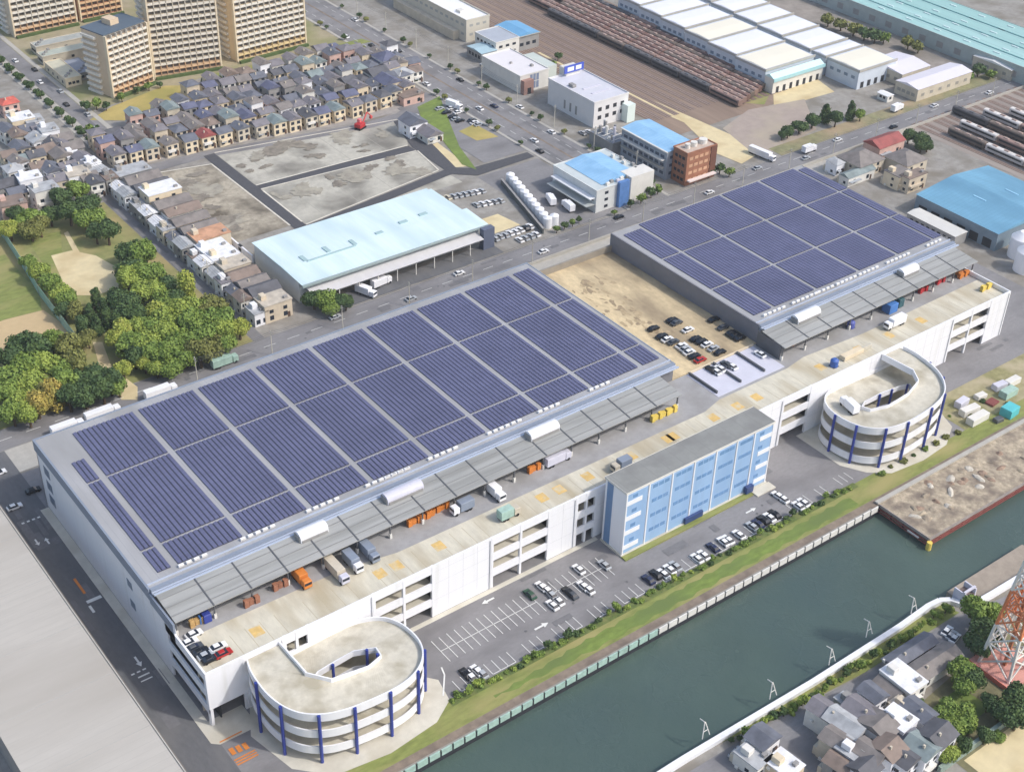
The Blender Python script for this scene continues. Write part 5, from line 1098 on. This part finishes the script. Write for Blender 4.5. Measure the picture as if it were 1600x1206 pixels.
series(px([(728,1052,'black'),(735,1056,'white'),(745,1047,'white'),(752,1051,'silver'),(1013,905,'navy'),(1025,897,'black'),(1036,896,'white'),(1046,889,'white'),(1055,884,'silver'),(1089,872,'white'),(1099,867,'white'),(1114,855,'navy'),(1130,846,'white'),(1137,843,'white'),(1154,835,'white'),(1175,822,'silver'),(1184,818,'navy'),(1193,812,'black'),(1202,808,'white'),(1210,803,'black'),(1215,774,'white'),(1223,779,'white'),(1247,790,'white'),(1255,785,'white')], 0), lambda v: v[0], "%s car in the canal-side stalls, %s from the service road ramp", "cars in the canal-side stalls", PI2)
series(px([(296,1003,'white'),(304,1011,'dark grey'),(313,1018,'black'),(322,1023,'silver'),(329,1029,'black'),(303,990,'white')], HD), lambda v: -v[1], "%s car on the deck corner above the service road, %s from the canopy", "cars on the deck corner", 0, HD)
car(*at(349, 1020, HD+.6), 'red', "deep red car by the deck parapet near the first ramp", "cars on the deck corner", 0, HD); car(*at(341, 1010, HD+.6), 'white', "white car behind the deep red one on the deck corner", "cars on the deck corner", 0, HD)
# avenue, car park, depot and back road traffic
lst = []
for lane, X in enumerate((256.6, 261, 268, 272.4)):
    y = 152+lane*5
    while y < 405: lst.append((X, y, rnd.choice(['white', 'white', 'silver', 'black', 'dark grey', 'navy', 'white']))); y += rnd.uniform(34, 95)
for X in (256.6, 261, 268, 272.4): series([v for v in lst if v[0] == X], lambda v: v[1], "%s car in the " + {256.6: "plot-side", 261: "second", 268: "third", 272.4: "factory-side"}[X] + " avenue lane, %s from the back road", "cars on the avenue", PI2)
series([(rnd.choice([246, 250.5])+rnd.uniform(-.3, .3), 238+i*2.6, rnd.choice(['white', 'silver', 'dark grey', 'white', 'black'])) for i in range(10)], lambda v: v[1], "%s car in the grey car park by the grass strip, %s along", "cars in the grey car park", 0)
series([(198+i*2.4, 190-i*.5, rnd.choice(['white', 'white', 'silver', 'beige'])) for i in range(8)]+[(206+i*2.5, 178-i*.6, rnd.choice(['dark grey', 'white', 'silver'])) for i in range(5)], lambda v: -v[1], "%s car in the yard behind the mint depot, %s along", "cars behind the mint depot", PI2)
series([(196+i*2.4, 152+(i % 2)*.3, rnd.choice(['white', 'white', 'silver', 'black'])) for i in range(8)]+[(203+i*2.6, 146, rnd.choice(['white', 'silver'])) for i in range(4)], lambda v: v[0]+v[1]*.01, "%s car in the yard corner between mint depot and tanks, %s along", "cars by the tank row", PI2)
series([(x, 134 if i % 2 else 138.8, rnd.choice(['white', 'silver', 'black', 'white'])) for i, x in enumerate((118, 146, 170, 205, 246, 290, 322, 346, 371, 402, 436, 470))], lambda v: v[0], "%s car on the long back road, %s from the park end", "cars on the back road", 0)
series([(112+(i % 2)*3.4, 296+i*15, rnd.choice(['white', 'silver', 'black'])) for i in range(9)], lambda v: v[1], "%s car on the west road, %s from the old quarter", "cars on the west road", PI2)
series([(x, y, rnd.choice(['white', 'white', 'silver'])) for x, y in ((283, 206), (286, 205.5), (277, 243), (292, 291), (310, 290))], lambda v: v[1], "%s car on a factory forecourt by the avenue, %s from the back road", "cars on the factory forecourts", PI2)
series(px([(1480,985,'white'),(1487,992,'silver'),(1492,996,'white'),(1165,1168,'white'),(1150,1175,'silver')], 0), lambda v: v[0], "%s car beside the riverside road, %s from the canal end", "cars by the riverside road", .2)
series([(x, y, c) for x, y, c in ((-8, 104, 'white'), (-20, 122, 'white'), (-14, 121.6, 'silver'), (-6, 121.4, 'white'), (-1, 108, 'black'))], lambda v: v[0], "%s car at the head of the service road, %s from the frame edge", "cars at the service road head", 0)
ot2 = Once()
def mk_truck(key):
    cc, bc, L = key
    t = thing("truck", "", "truck"); C = {'white': white, 'blue': bluesheet, 'grey': fascia, 'orange': orange, 'beige': beige, 'silver': lilac, 'mint': mintw}
    g = MB(); g.box(-L/2, L/2+2, -.9, .9, .55, .85); obj("chassis", g, beamm, t)
    g = MB(); g.cham(-L/2, L/2-.1, -1.2, 1.2, .86, 3.5, .08); obj("cargo_box", g, C[bc], t)
    g = MB(); g.cham(L/2+.25, L/2+2.1, -1.1, 1.1, .7, 2.75, .15); cab = obj("cab", g, C[cc], t)
    g = MB(); g.box(L/2+2.08, L/2+2.13, -.98, .98, 1.6, 2.4); obj("windshield", g, glass, cab)
    for x in (-L/2+1.1, -L/2+2.2, L/2+1.2):
        for y in (-1.1, .85): w = MB(); w.tube((x,y,.5), (x,y+.25,.5), .5, 10); obj("wheel", w, black, t)
    return t
def truck(x, y, cc, bc, L, rz, z, label, group=None): return ot2.get((cc, bc, L), mk_truck, (x, y, z), rz, label, group)
P = math.pi
for a, b, z, cc, bc, L, rz, lb in ((521,884,HD,'silver','beige',8,-PI2,"truck with a pale beige box backed under the canopy"),(548,872,HD,'white','grey',5,-PI2,"short truck with a white cab beside the pale beige truck"),(570,853,HD,'grey','grey',7,-PI2,"blue-grey trailer truck sticking out of the canopy"),(468,897,HD,'orange','orange',4.5,-PI2,"bright orange container truck under the canopy"),(727,787,HD,'white','grey',4.5,P,"low flatbed truck alone on the grey deck lane"),(772,764,HD,'white','white',4,-PI2,"white van truck nose out beneath the canopy"),(790,801,HD,'beige','mint',4.2,.0,"small pale green truck by the deck parapet"),(866,716,HD,'silver','silver',6.5,0,"silver truck side-on before the canopy columns"),(1402,500,HD,'white','white',6.5,P,"white box truck driving along the far deck"),(975,722,HD,'beige','grey',4,P,"little grey truck above the office roof"),(1331,634,12.6,'white','white',5,1.35,"white van truck coming down the second ramp"),(568,452,0,'white','white',6,-1.2,"white truck parked askew before the mint depot"),(592,440,0,'white','white',6,.1,"white truck side-on before the mint depot"),(100,668,0,'white','white',8,0,"white trailer truck behind the roof corner, nearest the park wood edge"),(155,646,0,'white','white',9,0,"white trailer truck in the middle of the three on the back road"),(246,612,0,'white','white',8.5,0,"white trailer truck past the park path on the back road"),(346,564,0,'mint','mint',7,0,"mint green truck under the trees on the back road"),(1188,238,0,'white','white',11,-1.45,"long white tanker trailer on the tan track by the back road"),(1262,232,0,'white','white',5,0,"white truck on the back road above the short solar roof"),(862,312,0,'white','white',5,1.2,"white truck in the factory yard, farther of two"),(890,322,0,'white','white',5,1.4,"white truck in the factory yard, nearer of two"),(642,225-40,0,'white','white',4,.3,"white van truck beside the estate entrance"),(707,162,0,'white','white',6,-1.3,"white coach-length truck in the grey car park"),(1400,168,0,'white','white',5,.1,"white truck at the far junction of the back road")):
    x, y = at(a, b, z+2); truck(x, y, cc, bc, L, rz, z, lb, "trucks")

# goods on the deck and in the yards
og = Once()
def mk_pal(key):
    col, n, h = key; t = thing("pallet_stack", "", "pallets")
    C = {'wood': woodm, 'orange': orange, 'yellow': yellow, 'red': red, 'blue': bluesheet, 'brown': brick}
    for k in range(h):
        g = MB(); z = k*.55; g.box(-.6, .6, -.55, .55, z+.42, z+.5); g.box(-.6, .6, -.55, .55, z, z+.08)
        for y in (-.5, 0, .5): g.box(-.6, .6, y-.06, y+.06, z+.08, z+.42)
        if k % 2: g.box(-.5, .5, -.45, .45, z+.1, z+.4)
        obj("pallet", g, C[col], t)
    return t
n = 0
for a, b, col, cnt, tx in ((385,944,'brown',3,'behind the second canopy column'),(430,918,'brown',3,'between the orange and beige trucks'),(640,818,'orange',6,'in the middle of the long deck'),(670,802,'orange',5,'beside the long ventilator'),(828,735,'orange',3,'before the silver truck'),(1020,655,'yellow',7,'at the end of the long canopy'),(1438,455,'red',3,'under the far canopy'),(1465,441,'red',3,'near the end of the far canopy'),(1500,432,'orange',4,'at the last column of the far canopy'),(1535,452,'yellow',4,'in the far deck corner'),(300,975,'wood',3,'at the first canopy corner'),(1237,537,'brown',2,'at the first column of the far canopy'),(315,968,'blue',2,'by the blue tarp at the first canopy bay')):
    x, y = at(a, b, HD+.8)
    for k in range(cnt):
        og.get((col, 0, 3 if k % 2 else 4), mk_pal, (x+k*1.45, y+(k % 2)*.3, HD+.03), 0, "%s pallet stack %s, %s of its row" % (col, tx, nth(k+1)), "pallet stacks on the deck")
def clutter(px_, py_, z, w, d, h, m, name, label, cat, rz=0, dome=0):
    x, y = at(px_, py_, z+h*.6); t = thing(name, label, cat, (x, y, z), rz)
    g = MB()
    if dome: g.cyl(0, 0, 0, h*.8, w/2, 14); g.cyl(0, 0, h*.8, h, w/2, 14, 0, w/4)
    else: g.cham(-w/2, w/2, -d/2, d/2, .15, h, .12)
    for i in range(len(g.v)): g.v[i] = (g.v[i][0]+x, g.v[i][1]+y, g.v[i][2]+z)
    obj("shell", g, m, t)
    g = MB(); g.box(x-w/2+.1, x+w/2-.1, y-d/2+.1, y+d/2-.1, z, z+.15); obj("skid", g, beamm, t)
    return t
clutter(1391, 478, HD, 4, 3.4, 3.4, bluesheet, "tarp_covered_load", "bright blue tarp-covered load behind the white box truck", "load")
clutter(1404, 470, HD, 2.4, 3, 3.2, mat("teal_dark", (52, 92, 100), .6, .2, .4), "tarp_covered_load", "dark teal load beside the bright blue tarp", "load")
clutter(1330, 505, HD, 2.6, 2.6, 2.6, mat("indigo_tarp", (84, 94, 168), .6, .15, .4), "tarp_covered_load", "indigo round load near the far canopy start", "load", 0, 1)
clutter(1304, 565, HD, 2.6, 2.6, 2.8, mat("royal_blue", (62, 100, 176), .5, .15, .4), "water_tank", "round blue tank by the parapet above the second ramp", "tank", 0, 1)
clutter(322, 962, HD, 2, 2, 2.6, blue, "tarp_covered_load", "blue tarp bundle under the first canopy bay", "load")
clutter(1331, 552, HD, 9, 2.2, 1.6, cream, "concrete_block", "long cream block by the blue tank on the far deck", "block")
clutter(1345, 546, HD, 9, 1.0, 1.5, conc, "concrete_block", "narrow grey block behind the long cream one", "block")
clutter(1500, 405-4+25, HD, 2.2, 2, 1.8, orange, "forklift_load", "orange load at the last canopy column of the far deck", "load")
for i, (a, b, w, d, h, m_, lb) in enumerate(((1515,640,7,2.6,2.4,offw,"white container in the scrap yard, nearest the second ramp"),(1528,652,8,2.8,2.6,offw,"white container closest to the pier in the scrap yard"),(1503,628,5,2.4,2.4,lilac,"pale container touching the ramp side of the scrap yard"),(1532,618,4,2.2,1.6,offw,"low white crate in the middle of the scrap yard"),(1576,612,6,3,2.6,mintw,"mint container in the scrap yard"),(1578,640,5,4,3.2,tealm,"bright turquoise machine by the pier"),(1562,602,5,2.4,2.2,lilac,"lilac container farther back in the scrap yard"),(1582,595,6,2.4,2.2,offw,"white container at the back of the scrap yard"),(1550,628,4,3,.8,redlead,"low rusty heap in the scrap yard"),(1560,655,3,2,1.4,beamm,"dark skip below the turquoise machine"))):
    clutter(a, b, 0, w, d, h, m_, "container", lb, "container", .1*(i % 3)-.1)
# red excavator on the vacant plot
x, y = at(563, 198, 1); t = thing("excavator", "red excavator with a raised boom on the pale vacant plot", "excavator", (x, y, 0), .4)
def loc(mb): 
    for i in range(len(mb.v)): mb.v[i] = (mb.v[i][0]+x, mb.v[i][1]+y, mb.v[i][2])
    return mb
g = MB(); g.cham(-2.2, 1.6, -1.6, 1.6, 1.1, 2.8, .2); obj("body", loc(g), red, t)
g = MB(); g.cham(-.2, 1.4, .1, 1.5, 2.8, 4.2, .15); obj("cab", loc(g), mat("pink_cab", (214, 120, 120), .5, .1, .4), t)
for s in (-1.5, .8): g = MB(); g.cham(-2.4, 2.4, s, s+.7, 0, 1.05, .2); obj("track", loc(g), black, t)
g = MB(); g.tube((1.4,-.4,2.4), (4.6,-.4,6), .35); g.tube((4.6,-.4,6), (7.4,-.4,3.4), .28); g.box(6.8, 8, -.9, .1, 2.2, 3.3); obj("boom", loc(g), mat("boom_red", (206, 82, 78), .5, .1, .4), t)

# ------------------------------------------------------------------ trains in the yards
orc = Once()
RCM = {'red-brown': (112, 86, 78), 'brown': (104, 92, 84), 'dark grey': (82, 80, 82), 'rusty pink': (136, 112, 102), 'pale grey': (196, 190, 186)}
def mk_rc(key):
    t = thing("railway_car", "", "railway car"); mm = mat("car_body_"+key.replace(' ', '_').replace('-', '_'), RCM[key], .7, .15, .5)
    mt = mat("car_roof_"+key.replace(' ', '_').replace('-', '_'), tuple(min(255, int(v*1.08+8)) for v in RCM[key]), .7, .2, .5)
    g = MB(); g.box(-1.4, 1.4, -9.6, 9.6, .9, 3.2); obj("body", g, mm, t)
    g = MB(); pr = [(-1.42,3.2),(-1.1,3.55),(0,3.75),(1.1,3.55),(1.42,3.2)]
    g.add([(p[0],-9.6,p[1]) for p in pr]+[(p[0],9.6,p[1]) for p in pr], [(i+1,i,5+i,6+i) for i in range(4)]+[(0,1,2,3,4),(9,8,7,6,5)]); r = obj("roof", g, mt, t)
    for y in (-6, 0, 6): g = MB(); g.cham(-.6, .6, y-1.2, y+1.2, 3.6, 3.98, .1); obj("roof_unit", g, mat("pink_white", (170, 148, 138), .7, .2, .5) if key != 'dark grey' else beamm, r)
    for y in (-6.6, 6.6): g = MB(); g.box(-1.1, 1.1, y-1.6, y+1.6, .2, .9); obj("bogie", g, black, t)
    for s in (-1.43, 1.4): g = MB(); g.box(s, s+.03, -8.6, 8.6, 2, 2.8); obj("window_band", g, dark, t)
    return t
cols = ['dark grey', 'rusty pink', 'red-brown', 'brown', 'rusty pink', 'red-brown', 'brown', 'red-brown', 'dark grey']
for k in range(9):
    X = 360.4+k*3.95-k*.25
    y = 197.5+k*1.2
    for i in range(8 if k not in (0, 3) else 7):
        c = cols[k] if rnd.random() < .75 else rnd.choice(['red-brown', 'brown', 'rusty pink'])
        orc.get(c, mk_rc, (X-i*.0, y+i*20, .12), 0, "%s railway car in track %s of the big yard, %s from the buffers" % (c, nth(k+1), nth(i+1)), "railway cars in the big yard")
for k, (X, y0, cnt) in enumerate(((417.5, 66, 3), (428, 48, 4), (438, 40, 5), (447, 30, 5), (458, 44, 4), (469, 60, 3), (481, 40, 4))):
    for i in range(cnt):
        c = ['pale grey', 'pale grey', 'brown', 'dark grey', 'rusty pink'][(i+k*2) % 5]
        orc.get(c, mk_rc, (X, y0+i*20, .12), 0, "%s railway car in line %s of the side yard, %s from the shed" % (c, nth(k+1), nth(i+1)), "railway cars in the side yard")
# utility poles and lamps
op = Once()
def mk_pole(_):
    t = thing("utility_pole", "", "pole"); g = MB(); g.cyl(0, 0, 0, 10, .17, 8, 0, .11); obj("pole", g, conc, t)
    g = MB(); g.box(-1.1, 1.1, -.06, .06, 8.6, 8.75); g.box(-.9, .9, -.06, .06, 9.4, 9.52); obj("crossarm", g, greyw, t)
    for y in (-1, 0, 1):
        g = MB(); pp = [(y*.95, 0+k*27/6, 8.8-.8*4*(k/6)*(1-k/6)) for k in range(7)]
        for a, b in zip(pp, pp[1:]): g.tube(a, b, .035, 4)
        obj("wire", g, beamm, t)
    return t
for i in range(16): op.get(0, mk_pole, (62+i*27, 130.6, 0), -PI2, "slim grey utility pole on the back road, %s from the park" % nth(i+1), "utility poles along the back road")
for i in range(9): op.get(0, mk_pole, (277.6, 165+i*27, 0), 0, "slim grey utility pole on the avenue, %s from the back road" % nth(i+1), "utility poles along the avenue")
for i in range(5): op.get(0, mk_pole, (92.8, 156+i*27, 0), 0, "slim grey utility pole on the park lane, %s from the back road" % nth(i+1), "utility poles along the park lane")
bw = thing("roadside_wall", "long low concrete wall along the back road behind the warehouse", "wall", (150, 129, 0))
g = MB(); g.box(10, 520, 129, 129.4, 0, 1.3); obj("wall", g, pave, bw)
lw = thing("plot_wall", "white retaining wall with square openings along the backs of the terrace", "wall", (114.6, 240, 0))
g = MB(); g.box(112.6, 113.2, 188, 274, 0, 3.2); obj("wall", g, white, lw)
for y in range(196, 272, 11): g = MB(); g.box(112.52, 112.6, y, y+2, .9, 2.3); obj("opening", g, dark, lw); g = MB(); g.box(112.3, 113.4, y-.2, y+2.2, 3.2, 3.24); obj("hatch", g, dark, lw)

# rubble heaps on the pier
oz = Once()
def mk_heap(key):
    r = random.Random(key); t = thing("rubble_heap", "", "rubble"); g = MB(); n = 9
    ring = [[(math.cos(6.283*i/n)*k*(.8+.4*r.random()), math.sin(6.283*i/n)*k*(.8+.4*r.random()), h) for i in range(n)] for k, h in ((1.5, 0), (1.1, .3+.2*r.random()), (.5, .5+.3*r.random()))]
    g.add(sum(ring, [])+[(0,0,.8)], [(a*n+i, a*n+(i+1) % n, (a+1)*n+(i+1) % n, (a+1)*n+i) for a in (0, 1) for i in range(n)]+[(2*n+i, 2*n+(i+1) % n, 3*n) for i in range(n)])
    obj("mound", g, [rubble, mat("rust_debris", (152, 130, 112), .95, .3, .7), mat("pale_debris", (194, 187, 174), .95, .25, .7)][key % 3], t); return t
hp = sorted([(rs.uniform(197, 262), rs.uniform(-53, -39), i) for i in range(34)])
for q, (x, y, i) in enumerate(hp):
    oz.get(i % 6, mk_heap, (x, y, .25), rs.uniform(0, 6), "low %s rubble heap on the pier, %s from its free end" % (("grey", "rusty", "pale")[i % 3], nth(q+1)), "rubble heaps on the pier", (rs.uniform(.5, 1.5), rs.uniform(.4, 1.1), rs.uniform(.4, .9)))

# thin summer air over the whole district
hz = bpy.data.materials.new("haze_air"); hz.use_nodes = True; hn = hz.node_tree
for q in list(hn.nodes):
    if q.type == 'BSDF_PRINCIPLED': hn.nodes.remove(q)
pv = hn.nodes.new("ShaderNodeVolumePrincipled"); pv.inputs["Color"].default_value = (.86, .9, .95, 1); pv.inputs["Density"].default_value = .00012; pv.inputs["Anisotropy"].default_value = .2
hn.links.new(pv.outputs[0], [q for q in hn.nodes if q.type == 'OUTPUT_MATERIAL'][0].inputs["Volume"])
g = MB(); g.box(-2700, 3700, -2700, 4200, -8, 275); kind(obj("haze", g, hz), 'stuff')
